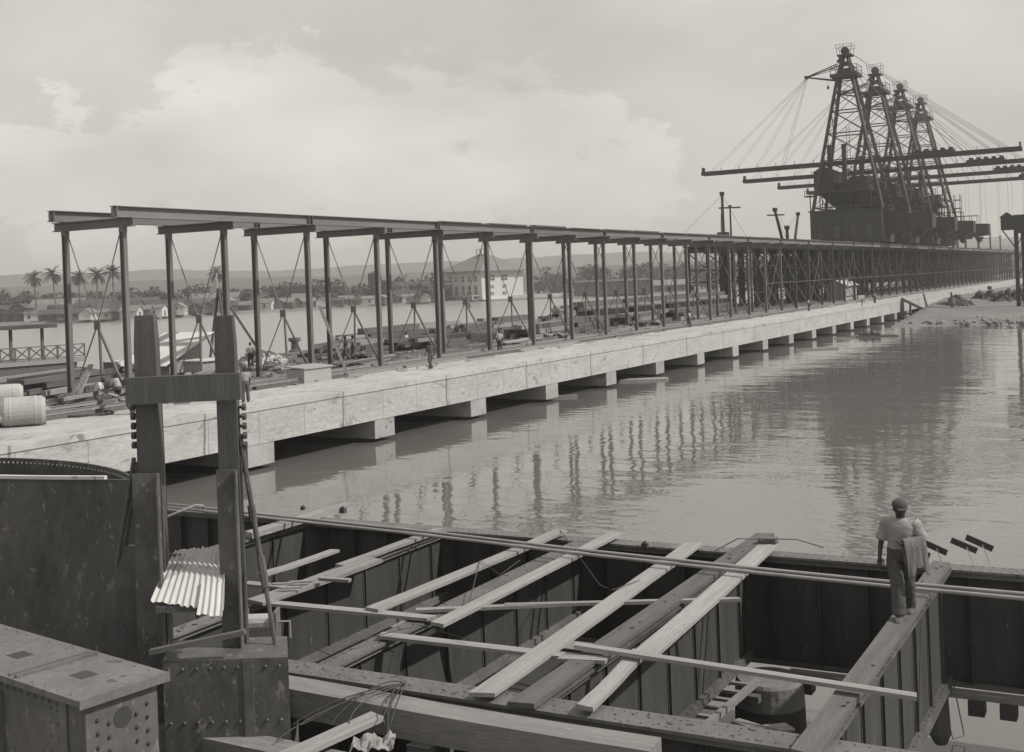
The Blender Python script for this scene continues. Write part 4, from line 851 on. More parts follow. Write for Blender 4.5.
for gi, (x, z0, m_) in enumerate(XG):
    ya = YN+.24 if gi else 16.2; yb = YF-.22
    mb = MB(); mb.box(x-.015, x+.015, ya, yb, z0+.03, 2.955); part(mb, 'cross_girder_web', 'steel_web', cf)
    mb = MB(); mb.box(x-.17, x+.17, ya, yb, 2.957, 2.998); mb.box(x-.11, x-.017, ya, yb, 2.87, 2.955); mb.box(x+.017, x+.11, ya, yb, 2.87, 2.955)
    for o in (-.12, .12): rivets(mb, (x+o, ya, 2.998), (x+o, yb, 2.998), .2)
    part(mb, 'cross_girder_flange', m_, cf)
    mb = MB(); mb.box(x-.15, x+.15, ya, yb, z0-.02, z0+.028); mb.box(x+.017, x+.12, ya, yb, z0+.03, z0+.1)
    rivets(mb, (x+.09, ya, z0+.1), (x+.09, yb, z0+.1), .22, .022); part(mb, 'cross_girder_lower_flange', 'steel_top' if gi < 3 else 'steel', cf)
    y = ya+.7; 
    while y < yb-.2:
        mb = MB(); mb.box(x+.017, x+.06, y-.01, y+.01, z0+.03, 2.868); mb.box(x+.0165, x+.026, y-.05, y+.05, z0+.03, 2.868); rivets(mb, (x+.028, y+.04, z0+.1), (x+.028, y+.04, 2.85), .2, .014, 4, Vector((1, 0, 0))); part(mb, 'stiffener', 'steel_web', cf)
        y += 1.18
# added dark plates: shade of the cell bottoms put into their colour
mb = MB(); mb.box(-22, -7.3, YN+.3, YF-.3, .75, .85); mb.box(-12.6, -2.6, 5.5, YN-.35, .72, .85); part(mb, 'shade_plate', 'dark', cf)
for y in (17.6, 20.1): mb = MB(); mb.bar((-7.25, y, .86), (-6.35, y, .86), .16, .12); part(mb, 'lower_beam', 'wood_old', cf)
# timber ties bolted on two girders
for (x, y0, y1, w) in ((-7.03, 12.78, 23.0, .34), (-3.52, 12.6, 21.7, .3)):
    plank((x, y0, 3.03), (x, y1, 3.03), w, .07, 'wood_old', 'dark plank laid along the girder under the two parallel light planks' if x < -5 else 'dark plank laid along the girder the man walks on', 'plank', None, 'walkway_plank')
plank((-17.2, 19.6, 3.02), (-17.15, 23.1, 3.02), .3, .12, 'wood_rough', 'grey plank across the far girder right of the gate posts')
# loose planks
PL = [((372, 613), (562, 533), .28, 'wood', 'long fresh plank, leftmost of the three long parallel planks'),
      ((437, 627), (617, 535), .27, 'wood', 'long fresh plank, middle one of the three parallel planks'),
      ((482, 698), (694, 546), .33, 'wood', 'long wide plank with rough lumpy near end reaching the near girder'),
      ((585, 712), (640, 655), .22, 'wood', 'narrow short plank on the near girder under the end of the widest plank'),
      ((640, 662), (768, 548), .34, 'wood', 'widest pale plank running from the middle to the far girder'),
      ((255, 605), (375, 562), .42, 'wood_rough', 'broad worn plank beside the right gate post'),
      ((262, 577), (335, 553), .2, 'wood', 'short pale plank just right of the right gate post'),
      ((340, 568), (440, 531), .24, 'wood_rough', 'grey plank along the second cell girder near the pipes')]
ZP = 3.056
for (a, b_, w, m_, lb) in PL:
    p, q_ = onz(*a, ZP), onz(*b_, ZP); plank(p - UP*.0, q_, w, .055, m_, lb, 'plank', None, 'plank', .008)
CPL = [((380, 637), (600, 662), .2, 'wood', 'plank lying crosswise under the middle parallel plank', 3.03),
       ((252, 603), (432, 620), .2, 'wood', 'crosswise plank from the gate post to the leftmost long plank', 3.03),
       ((575, 647), (917, 699), .14, 'wood', 'long narrow plank stretching across to the beam the man walks on', 3.16),
       ((416, 612), (560, 606), .14, 'wood_rough', 'thin crosswise plank between the middle cells', 3.03),
       ((505, 607), (740, 601), .12, 'wood_rough', 'thin grey pole-like plank lying behind the parallel planks', 3.04),
       ((560, 660), (608, 662), .2, 'wood_rough', 'stub of plank at the crossing of two planks', 3.06),
       ((245, 585), (300, 590), .2, 'wood_rough', 'short grey board behind the broad worn plank', 3.02),
       ((320, 580), (350, 582), .12, 'wood_rough', 'small offcut lying across the broad worn plank', 3.18)]
for (a, b_, w, m_, lb, z) in CPL: plank(onz(*a, z), onz(*b_, z), w, .05, m_, lb, 'plank')
for i, (u, v) in enumerate([(272, 585), (280, 589), (290, 583)]):
    p = onz(u, v, 3.16); plank(p, p + R0*.35, .07, .03, 'wood', ['small offcut nearest the gate post on the worn plank', 'middle small offcut on the worn plank', 'right small offcut on the worn plank'][i], 'offcut', None, 'offcut')
mb = MB(); rn = random.Random(77)
for i in range(50):
    gx, gz = rn.choice([(-13.65, 3.0), (-10.37, 3.0), (-7.03, 3.11), (-3.52, 3.11)]); y = rn.uniform(13.4, 21.4); x = gx + rn.uniform(-.12, .12); a = rn.uniform(0, 3.14); l_ = rn.uniform(.02, .1)
    if gx < -3.6 or y < 17 or y > 19: mb.bar((x, y, gz+.006), (x+l_*math.cos(a), y+l_*math.sin(a), gz+.012), rn.uniform(.01, .04), .012)
for i in range(50):
    x = rn.uniform(-11.5, -3); a = rn.uniform(0, 3.14); l_ = rn.uniform(.02, .09); y = YN+rn.uniform(-.15, .15); mb.bar((x, y, 3.006), (x+l_*math.cos(a), y+l_*math.sin(a), 3.01), rn.uniform(.008, .03), .008)
single(mb, 'wood_chips', 'wood_old', 'wood chips and scraps scattered along the girder tops', 'wood chips', kind='stuff')
for (pts, lb) in [(((300, 640), (330, 655), (360, 640), (420, 625), (470, 640)), 'slack wire drooping across the cells left of the parallel planks'), (((560, 530), (600, 585), (612, 590), (640, 580)), 'short loose wire by the middle parallel plank'), (((470, 600), (480, 560), (500, 575), (520, 560)), 'curl of wire over the leftmost parallel plank')]:
    mb = MB(); P_ = [onz(u, v, 3.14) for u, v in pts]; mb.tube([a.lerp(b, f) for a, b in zip(P_, P_[1:]) for f in (0, .5)] + [P_[-1]], .008, 4); single(mb, 'loose_wire', 'dark', lb, 'wire')
# pipes along the far girder
for i, (o, r, lb) in enumerate([(0, .032, 'farther of two long thin pipes along the far girder'), (-.27, .032, 'nearer of two long thin pipes along the far girder')]):
    pts = [onz(u, v, 3.21) + Vector((0, o, 0)) for u, v in ((150, 502), (250, 513), (420, 531), (600, 552), (760, 569), (900, 583), (1024, 594), (1060, 598))]
    mb = MB(); mb.tube(pts, r, 8); t = single(mb, 'pipe', 'pipe', lb, 'pipe', smooth=True)
# hose over left
mb = MB(); mb.tube([onz(u, v, z) for u, v, z in ((160, 520, 3.1), (178, 512, 3.25), (196, 505, 3.35), (203, 506, 3.3), (206, 513, 3.1))], .03, 6); single(mb, 'rubber_hose', 'pipe', 'short hose arching over the pipes between the gate posts', 'hose')
# small things on the far girder
for (u, v, s, lb) in [(343, 513, .07, 'small dark block on the far girder end left of the long planks'), (303, 510, .05, 'small dark bollard on the far girder'), (645, 548, .06, 'little valve on the pipes beside the third long plank')]:
    p = onz(u, v, 3.0); mb = MB(); mb.box(p.x-s, p.x+s, p.y-s*.8, p.y+s*.8, 3.005, 3.005+s*1.5); mb.tube([(p.x, p.y, 3.005+s*1.5), (p.x, p.y, 3.0+s*2.2)], s*.5, 8); single(mb, 'deck_fitting', 'dark', lb, 'deck fitting')
mb = MB(); p = onz(765, 546, 3.1); mb.box(p.x-.17, p.x+.17, p.y+.1, p.y+.3, 3.105, 3.22); mb.tube([p+UP*.12, p+UP*.16-R0*.5, p-UP*.06-R0*.95], .012, 5); mb.tube([p+UP*.14, p+UP*.1+R0*.6, p-UP*.07+R0*1.1], .012, 5); single(mb, 'timber_block', 'wood_old', 'dark timber block with wires at the far end of the widest plank', 'block')
# four dark boards held up by wires beyond the girder
for i, (a, b_) in enumerate([((921, 541), (947, 553)), ((951, 540), (977, 551)), ((966, 537), (993, 549)), ((908, 548), (930, 556))]):
    y = 22.9 + .1*i; p, q_ = ony(*a, y), ony(*b_, y); t = thing('marker_board', ['dark slanted board just right of the man shoulder, farther one', 'dark slanted board, left of the pair over the water', 'dark slanted board, rightmost of the pair over the water', 'dark slanted board hidden partly by the folded coat'][i], 'board', tuple(q_), 'dark slanted boards beyond the far girder')
    mb = MB(); mb.bar(p, q_, .03, .11); part(mb, 'board', 'dark', t); mb = MB(); m0 = p.lerp(q_, .6); mb.tube([m0, m0 + Vector((.15, -.3, -.25)), Vector((m0.x+.3, YF, 3.0))], .012, 4); part(mb, 'wire', 'pipe', t)
# concrete cylinder under the far girder
c = Vector((-6.45, 21.0, 0)); t = thing('concrete_cylinder', 'round concrete pier cylinder standing in the water inside the frame', 'pier', (c.x, c.y, -.6))
mb = MB(); mb.tube([c-UP*.6, c+UP*.5], [.64, .62], 28); part(mb, 'wet_base', 'dark', t, smooth=False); mb = MB(); mb.tube([c+UP*.501, c+UP*.9, c+UP*.96], [.62, .6, .56], 28); part(mb, 'shaft', 'mud', t)
# ladder in the cell
p0, p1 = Vector((-6.95, 17.6, .98)), Vector((-6.75, 20.5, 1.02)); t = thing('short_ladder', 'short wooden ladder lying inside the cell beside the round pier', 'ladder', tuple(p0)); sd_ = Vector((.23, 0, 0))
for s in (-1, 1): mb = MB(); mb.bar(p0+sd_*s, p1+sd_*s, .1, .1); part(mb, 'rail', 'wood_rough', t)
for i in range(7): q0 = p0.lerp(p1, (i+.5)/7); mb = MB(); mb.bar(q0-sd_, q0+sd_, .09, .05); part(mb, 'rung', 'wood_rough', t)
for (a, b_, w, m_, lb) in [((700, 732), (732, 748), .25, 'wood_rough', 'broken board at the foot of the short ladder'), ((735, 722), (800, 742), .2, 'wood_rough', 'broken board leaning in front of the round pier'), ((720, 736), (790, 728), .3, 'wood', 'pale sheet of board among the broken boards')]:
    plank(onz(*a, .92), onz(*b_, .92), w, .04, m_, lb, 'plank', None, 'broken_board')
# timber wale, blocks and hanging pile at the bottom right
w0, w1 = Vector((-6.2, YF-.35, .93)), Vector((6, YF-.35, .93)); t = thing('timber_wale', 'thin timber wale with hanging blocks along the foot of the far girder', 'wale', tuple(w0))
mb = MB(); mb.bar(w0, w1, .16, .12); part(mb, 'beam', 'wood_rough', t)
for x in (-5.2, -3.0, -2.5, -2.1, -.9, -5.9, .4): mb = MB(); mb.box(x-.13, x+.13, YF-.5, YF-.2, .62, .868); part(mb, 'block', 'dark', t)
p = ony(938, 700, 21.2); mb = MB(); mb.tube([(p.x, p.y, .99), (p.x+.01, p.y, .3), (p.x+.03, p.y, .12)], [.17, .19, .1], 10); single(mb, 'hanging_pile', 'post', 'blunt dark pile end hanging below the frame right of the walked-on beam', 'pile')
mb = MB(); p = onz(948, 690, .9); mb.tube([p, p+UP*.1+R0*.1, p-UP*.8+R0*.25, p-UP*.85+R0*.05, p-UP*.6], .012, 5); single(mb, 'wire_hook', 'pipe', 'bent wire hook hanging from the wale right of the hanging pile', 'hook')
# big squared timbers at the bottom
for (y, x0, x1, z, s, lb) in [(12.25, -10.9, -5.05, 2.72, .42, 'heavy squared timber lying along the near girder'), (11.0, -11.6, -5.9, 2.5, .4, 'heavy squared timber cut by the bottom of the view')]:
    plank((x0, y+.1, z), (x1, y-.05, z), s, s*.85, 'wood_big', lb, 'timber', None, 'squared_timber', .012)
for x in (-10, -8, -6): mb = MB(); mb.box(x-.15, x+.15, 10.6, 12.8, .86, 2.49 if x > -99 else 0); 
t = thing('support_trestle', 'dark timber blocking carrying the heavy squared timbers', 'blocking', (-8, 11.6, .85))
for x in (-10.4, -8, -6.3): mb = MB(); mb.box(x-.16, x+.16, 11.95, 12.5, .86, 2.715); mb.box(x-.15, x+.15, 10.75, 11.25, .86, 2.495); part(mb, 'block', 'wood_old', t)
plank((-9.0, 10.2, 2.88), (-8.6, 12.0, 2.95), .26, .06, 'wood_rough', 'grey plank bridging the two heavy timbers at the bottom edge')
# wires
mb = MB(); rn = random.Random(4); s0 = onz(405, 684, 3.15)
for k in range(9):
    e = onz(rn.uniform(270, 400), rn.uniform(722, 752), 2.9); m1 = s0.lerp(e, .35) + UP*rn.uniform(.05, .35) + R0*rn.uniform(-.2, .2); m2 = s0.lerp(e, .7) + UP*rn.uniform(-.05, .3) + R0*rn.uniform(-.25, .25)
    pts = []
    for i in range(13):
        f = i/12; pts.append(s0*(1-f)**3 + m1*3*f*(1-f)**2 + m2*3*f*f*(1-f) + e*f**3)
    mb.tube(pts, .009, 4)
single(mb, 'wire_bundle', 'dark', 'loose bundle of wires trailing over the heavy squared timbers', 'wire bundle', kind=None)
mb = MB(); c = onz(374, 748, 3.02); nx = 16
for i in range(nx):
    for j in range(8): mb.v.append(c + R0*(.032*i-.25) + FW*(.05*j-.15) + UP*(.16*abs(mn.noise(Vector((i*.35, j*.45, 1)))) + .015 + .02*math.sin(i*.8+j*.5)) + FW*.03*math.sin(i*1.1))
for i in range(nx-1):
    for j in range(7): mb.f.append((i*8+j, i*8+j+1, (i+1)*8+j+1, (i+1)*8+j))
o = single(mb, 'crumpled_sack', 'wood_rough', 'crumpled pale sack on the nearest heavy timber at the bottom edge', 'sack'); md = o.modifiers.new('s', 'SOLIDIFY'); md.thickness = .01

# ================================================================== TANK at the left
chord = [(-18.6, 12.25), (-16.0, 12.6), (-13.94, 12.87), (-13.0, 13.0)]; a0, a1 = Vector((-18.6, 12.25, 0)), Vector((-13.55, 12.92, 0)); cc = (a0+a1)/2; dx1 = (a1-a0)/2; dy1 = Vector((a1.x, a1.y, 0)).normalized()*2.2
t = thing('steel_tank', 'huge dark riveted steel tank open at the top behind the gate posts', 'tank', (cc.x, cc.y, 0)); ZK = 5.5
def fr_(i, o=0): f = i/24; n_ = Vector(((a1-a0).y, -(a1-a0).x, 0)).normalized(); return a0.lerp(a1, f) + n_*(.22*math.sin(math.pi*f) + o)
mb = MB()
for i in range(25):
    for (o, z) in ((0, 0), (-.04, 0), (-.04, ZK), (0, ZK)): v_ = fr_(i, o); mb.v.append(Vector((v_.x, v_.y, z)))
for i in range(24):
    for j in range(4): mb.f.append((i*4+j, i*4+(j+1) % 4, (i+1)*4+(j+1) % 4, (i+1)*4+j))
part(mb, 'front_plate', 'steel', t)
arc = [cc + dx1*math.cos(math.pi*i/40) + dy1*math.sin(math.pi*i/40) for i in range(41)]
mb = MB()
for i in range(41):
    nrm_ = (arc[i]-cc).normalized()
    for (o, z) in ((0, 0), (.04, 0), (.04, ZK), (0, ZK)): v_ = arc[i] + nrm_*o; mb.v.append(Vector((v_.x, v_.y, z)))
for i in range(40):
    for j in range(4): mb.f.append((i*4+j, i*4+(j+1) % 4, (i+1)*4+(j+1) % 4, (i+1)*4+j))
part(mb, 'curved_shell', 'steel', t, smooth=False)
mb = MB()
for i in range(2, 39):
    for f in (.2, .7):
        v_ = arc[i].lerp(arc[i+1], f); nr = (cc-v_).normalized(); rivets(mb, v_ + UP*(ZK-.07) + nr*.0 + Vector((0, 0, 0)), v_ + UP*(ZK-.071) + Vector((.001, 0, 0)), 1, .018)
        mb.ell(v_ + UP*(ZK-.08) + nr*.004, (.024, .024, .024), 6, 4)
part(mb, 'rivet', 'boiler', t, kind='stuff')
e0, e1 = a0 + Vector((0, 0, ZK+.005)), Vector((-13.94, 12.87, ZK+.005)); mb = MB()
for i in range(22): mb.bar(fr_(i) + UP*(ZK+.03), fr_(i+1) + UP*(ZK+.03), .08, .05)
part(mb, 'edge_board', 'zinc', t)
# ================================================================== BOX GIRDER END at the bottom left
ang = Vector((-3.17, .57, 0)).normalized(); per_ = Vector((-ang.y, ang.x, 0)); per_ = per_ if per_.y < 0 else -per_
c0 = Vector((-8.74, 8.71, 0)); wd = .98; L_ = 6.0
t = thing('box_girder', 'big riveted box girder end with punched cover plate in the bottom left corner', 'box girder', tuple(c0))
def BG(a, b, z): return c0 + ang*a + per_*b + UP*z
def bbox(mb, a0, a1, b0, b1, z0, z1): mb.add([BG(a0, b0, z0), BG(a1, b0, z0), BG(a1, b1, z0), BG(a0, b1, z0), BG(a0, b0, z1), BG(a1, b0, z1), BG(a1, b1, z1), BG(a0, b1, z1)], [(0, 3, 2, 1), (4, 5, 6, 7), (0, 1, 5, 4), (1, 2, 6, 5), (2, 3, 7, 6), (3, 0, 4, 7)])
mb = MB(); bbox(mb, 0, L_, 0, wd, 4.44, 4.5)
for b in (.07, wd-.07): rivets(mb, BG(.1, b, 4.5), BG(L_, b, 4.5), .22, .02)
part(mb, 'cover_plate', 'steel_top', t)
for a in (.55, 1.75, 3.1): mb = MB(); bbox(mb, a, a+.22, .42, .60, 4.5005, 4.504); part(mb, 'hand_hole', 'dark', t)
for z_ in ((1.15, 1.19, .04, wd-.04, 4.502, 4.53), (1.28, 1.31, .04, wd-.04, 4.502, 4.52), (-.03, -.002, .0, wd, 4.42, 4.51)): mb = MB(); bbox(mb, *z_); part(mb, 'joint_strip', 'steel_top', t)
mb = MB(); bbox(mb, .35, L_, wd-.12, wd-.08, .9, 4.438); bbox(mb, .35, L_, .08, .12, .9, 4.438); part(mb, 'side_web', 'steel', t)
mb = MB(); bbox(mb, .05, .34, .1, wd-.1, .9, 4.437); part(mb, 'end_post', 'steel', t)
mb = MB()
for b in (.22, .34, wd-.34, wd-.22):
    for k in range(26): p = BG(.047, b, 4.25-k*.13 - (.065 if b in (.34, wd-.34) else 0)); mb.ell(p, (.022, .022, .022), 6, 4)
mb.tube([BG(.049, wd/2, 4.2), BG(.045, wd/2, 4.2)], .1, 14)
part(mb, 'bolt_hole', 'dark', t, kind='stuff')
for a in (1.5, 2.9, 4.3): mb = MB(); bbox(mb, a, a+.42, wd-.078, wd-.03, .9, 4.3); part(mb, 'splice_plate', 'steel_top', t)
mb = MB()
for k in range(24):
    for a in (.5, .62): mb.ell(BG(a, wd-.078, 4.3-k*.13), (.02, .02, .02), 6, 4)
for k in range(40): mb.ell(BG(.5+.13*k, wd-.078, 4.36), (.02, .02, .02), 6, 4)
part(mb, 'rivet_row', 'steel', t, kind='stuff')

# ================================================================== GATE POSTS
b1, b2 = Vector((-11.75, 11.75, 3.0)), Vector((-10.83, 12.15, 3.0)); b1 = ond(160, 690, 15.2); b2 = ond(239, 690, 15.2); b1.z = b2.z = 2.95
t = thing('gate_post_frame', 'pair of tall tarred posts joined by a heavy crossbar, bolts showing at the sides', 'post frame', tuple((b1+b2)/2)); zt = 7.96
def post(b, w0, w1, zt, ld):
    mb = MB(); vs = []
    for z, w in ((b.z, w0), (5.2, (w0+w1)/2), (zt-.35, w1), (zt, w1*.86)):
        for i, j in ((-1, -1), (1, -1), (1, 1), (-1, 1)): vs.append(Vector((b.x, b.y, z)) + R0*(i*w/2) + FW*(j*w*.35))
    mb.add(vs, [(3, 2, 1, 0), (12, 13, 14, 15)] + [(r*4+i, r*4+(i+1) % 4, (r+1)*4+(i+1) % 4, (r+1)*4+i) for r in range(3) for i in range(4)]); return part(mb, 'post', 'post', t)
pa, pb_ = post(b1, .34, .27, 7.97, 0), post(b2, .27, .245, 7.93, 1)
for b, w in ((b1, .4), (b2, .3)):   # steel channel facing on the lower half
    mb = MB(); f = Vector((b.x, b.y, 0)) - FW*(w/2+.025); mb.bar(f + UP*2.95 - R0*.02, f + UP*6.0 - R0*.02, w*.78, .03, up=FW)
    mb.bar(f - FW*.05 + UP*2.95 + R0*(w*.39), f - FW*.05 + UP*6.0 + R0*(w*.39), .02, .12, up=FW); part(mb, 'channel', 'steel', t)
    mb = MB()
    for k in range(6):
        for s in (-.09, .03, .12): mb.ell(f - FW*.02 + R0*s + UP*(3.1+.12*k + .3), (.02, .02, .02), 6, 4)
    part(mb, 'rivet', 'steel_top', t, kind='stuff')
p, q_ = ond(127, 391, 14.95), ond(241, 386, 14.95); mb = MB(); mb.bar(p, q_, .14, .33); part(mb, 'crossbar', 'post', t)
for i in range(5):
    for (b, s, u0) in ((b1, -1, 134.5), (b2, 1, 242)):
        c = ond(u0 + (i*.4), 407 + 9.5*i, 15.2); mb = MB(); mb.tube([c + R0*s*-.16, c + R0*s*.03], .022, 6); mb.tube([c + R0*s*.0, c + R0*s*.045], .05, 6); part(mb, 'bolt', 'post', t)
# guy rods
for (a, b_, zb, lb) in [((240, 434), (283, 690), 15.0, 'r'), ((241, 440), (262, 575), 15.3, 'r'), ((134, 458), (104, 652), 15.6, 'l'), ((138, 462), (118, 600), 15.6, 'l')]:
    p, q_ = ond(*a, 15.2), ond(*b_, zb); mb = MB(); mb.tube([p, q_], .028, 6)
    if b_[0] > 250: mb.tube([p.lerp(q_, .48), p.lerp(q_, .6)], .05, 6)
    part(mb, 'stay_rod', 'steel', t)
# gusset bracket left of the left post
p = ond(128, 560, 15.3); mb = MB(); A, B_, C_, D_ = ond(103, 600, 15.4), ond(125, 546, 15.4), ond(137, 546, 15.4), ond(137, 650, 15.4); E_ = ond(100, 650, 15.4)
mb.add([A, B_, C_, D_, E_] + [x_ + FW*.08 for x_ in (A, B_, C_, D_, E_)], [(0, 1, 2, 3, 4), (9, 8, 7, 6, 5)] + [(i, (i+1) % 5, 5+(i+1) % 5, 5+i) for i in range(5)]); part(mb, 'gusset', 'steel', t)
# skid box under the sheet
p0, p1 = ond(162, 650, 14.5), ond(288, 657, 14.5); mb = MB(); zt_ = p1.z
t = thing('steel_skid_box', 'dark riveted steel box at the foot of the gate posts', 'steel box', (p1.x, p1.y, .9))
rv = Vector((p1.x, p1.y, 0)).normalized(); qd = [p0, p1, p1 + rv*.9, p0 + rv*.9]; mb.prism([(x_.x, x_.y) for x_ in qd], .86, zt_); part(mb, 'body', 'steel', t)
mb = MB(); 
for k in range(9): c = p0.lerp(p1, .05+.11*k) - FW*.005; mb.ell(Vector((c.x, c.y, zt_-.1)), (.02, .02, .02), 6, 4); mb.ell(Vector((c.x, c.y, zt_-.75)), (.02, .02, .02), 6, 4)
c = p0.lerp(p1, .68); mb.bar(Vector((c.x, c.y, .9))-FW*.01, Vector((c.x, c.y, zt_-.02))-FW*.01, .12, .015, up=FW); part(mb, 'rivet_strip', 'steel', t, kind='stuff')
mb = MB(); mb.bar(ond(150, 652, 14.5), ond(245, 632, 14.5), .09, .06); single(mb, 'iron_bar', 'steel_top', 'iron bar lying across the foot of the gate posts', 'bar')
# little winch
c = onz(262, 640, 3.3); t = thing('hand_winch', 'small hand winch with pale worn parts right of the right gate post', 'winch', tuple(c))
for s in (-.22, .22): mb = MB(); mb.bar(c + R0*s - UP*.1, c + R0*s + UP*.42, .3, .04, up=R0); part(mb, 'side_frame', 'steel_top', t)
mb = MB(); mb.tube([c - R0*.2 + UP*.25, c + R0*.2 + UP*.25], .12, 12); part(mb, 'drum', 'boiler', t)
mb = MB(); mb.tube([c + R0*.22 + UP*.25, c + R0*.4 + UP*.25, c + R0*.4 + UP*.02], .02, 6); mb.tube([c - R0*.26 + UP*.12, c - R0*.3 + UP*.12], .16, 14); part(mb, 'crank', 'pipe', t)
# corrugated sheet
TL, TR, BR, BL = ond(176, 550, 15.5), ond(226, 549, 15.35), ond(223, 609, 14.55), ond(151, 601, 14.7)
t = thing('corrugated_sheet', 'bent sheet of pale corrugated iron leaning between the gate posts', 'corrugated sheet', tuple((BL+BR)/2))
def csheet(uv0, uv1, off, lift, nw=11):
    mb = MB(); nx, ny = nw*8, 6
    for i in range(nx+1):
        for j in range(ny+1):
            f = uv0[0] + (uv1[0]-uv0[0])*i/nx; g = uv0[1] + (uv1[1]-uv0[1])*j/ny + (.012*math.sin(f*31)+.01*math.sin(f*77) if j in (0, ny) else 0)
            p = TL.lerp(TR, f).lerp(BL.lerp(BR, f), g); nrm_ = (TR-TL).cross(TL-BL).normalized(); nrm_ = nrm_ if nrm_.z > 0 else -nrm_
            mb.v.append(p + nrm_*(.011*math.cos(2*math.pi*nw*i/nx) + lift + .03*math.sin(g*3+f*2)) + off)
    for i in range(nx):
        for j in range(ny): a = i*(ny+1)+j; mb.f.append((a, a+1, a+ny+2, a+ny+1))
    return mb
for (u0, u1, off, lift, nw, nm) in [((0, .0), (1, 1), Vector((0, 0, 0)), 0, 11, 'sheet'), ((.66, .6), (1.0, 1.13), Vector((0, 0, 0)), .03, 4, 'torn_flap')]:
    o = part(csheet(u0, u1, off, lift, nw), nm, 'zinc', t); md = o.modifiers.new('s', 'SOLIDIFY'); md.thickness = .006
mb = MB(); mb.bar((BL+BR)/2 - R0*.4 - UP*.06 + FW*.1, (BL+BR)/2 + R0*.4 - UP*.06 + FW*.1, .1, .08); mb.bar((TL+TR)/2 - R0*.5 - UP*.08, (TL+TR)/2 + R0*.5 - UP*.08, .1, .08); part(mb, 'batten', 'wood_old', t)

# ================================================================== PEOPLE
def skinmesh(name, nodes, edges, root=0, sub=2):
    me = bpy.data.meshes.new(name); b = bmesh.new(); ly = b.verts.layers.skin.verify(); vs = []
    for co, r in nodes:
        v_ = b.verts.new(co); v_[ly].radius = r if isinstance(r, tuple) else (r, r); vs.append(v_)
    vs[root][ly].use_root = True
    for i, j in edges: b.edges.new((vs[i], vs[j]))
    b.to_mesh(me); b.free(); o = bpy.data.objects.new(name, me); COL.objects.link(o)
    k = o.modifiers.new('k', 'SKIN'); k.use_smooth_shade = True; k.branch_smoothing = .6
    s_ = o.modifiers.new('s', 'SUBSURF'); s_.levels = s_.render_levels = sub
    dg = bpy.context.evaluated_depsgraph_get(); dg.update(); ev = o.evaluated_get(dg); m2 = bpy.data.meshes.new_from_object(ev)
    mb = MB(); amp = .017 if (sub > 1 and name != 'person_body') else 0
    def wr(v_):
        c, n_ = v_.co, v_.normal; a = mn.noise(Vector((c.x*14, c.y*14, c.z*5)))*.9 + mn.noise(Vector((c.x*9, c.y*9, c.z*22+4)))*.6 + .4*mn.noise(c*34)
        return c + n_*a*amp
    mb.add([wr(v_) for v_ in m2.vertices], [tuple(p.vertices) for p in m2.polygons]); bpy.data.objects.remove(o); bpy.data.meshes.remove(me); bpy.data.meshes.remove(m2); return mb
def V(*a): return Vector(a)
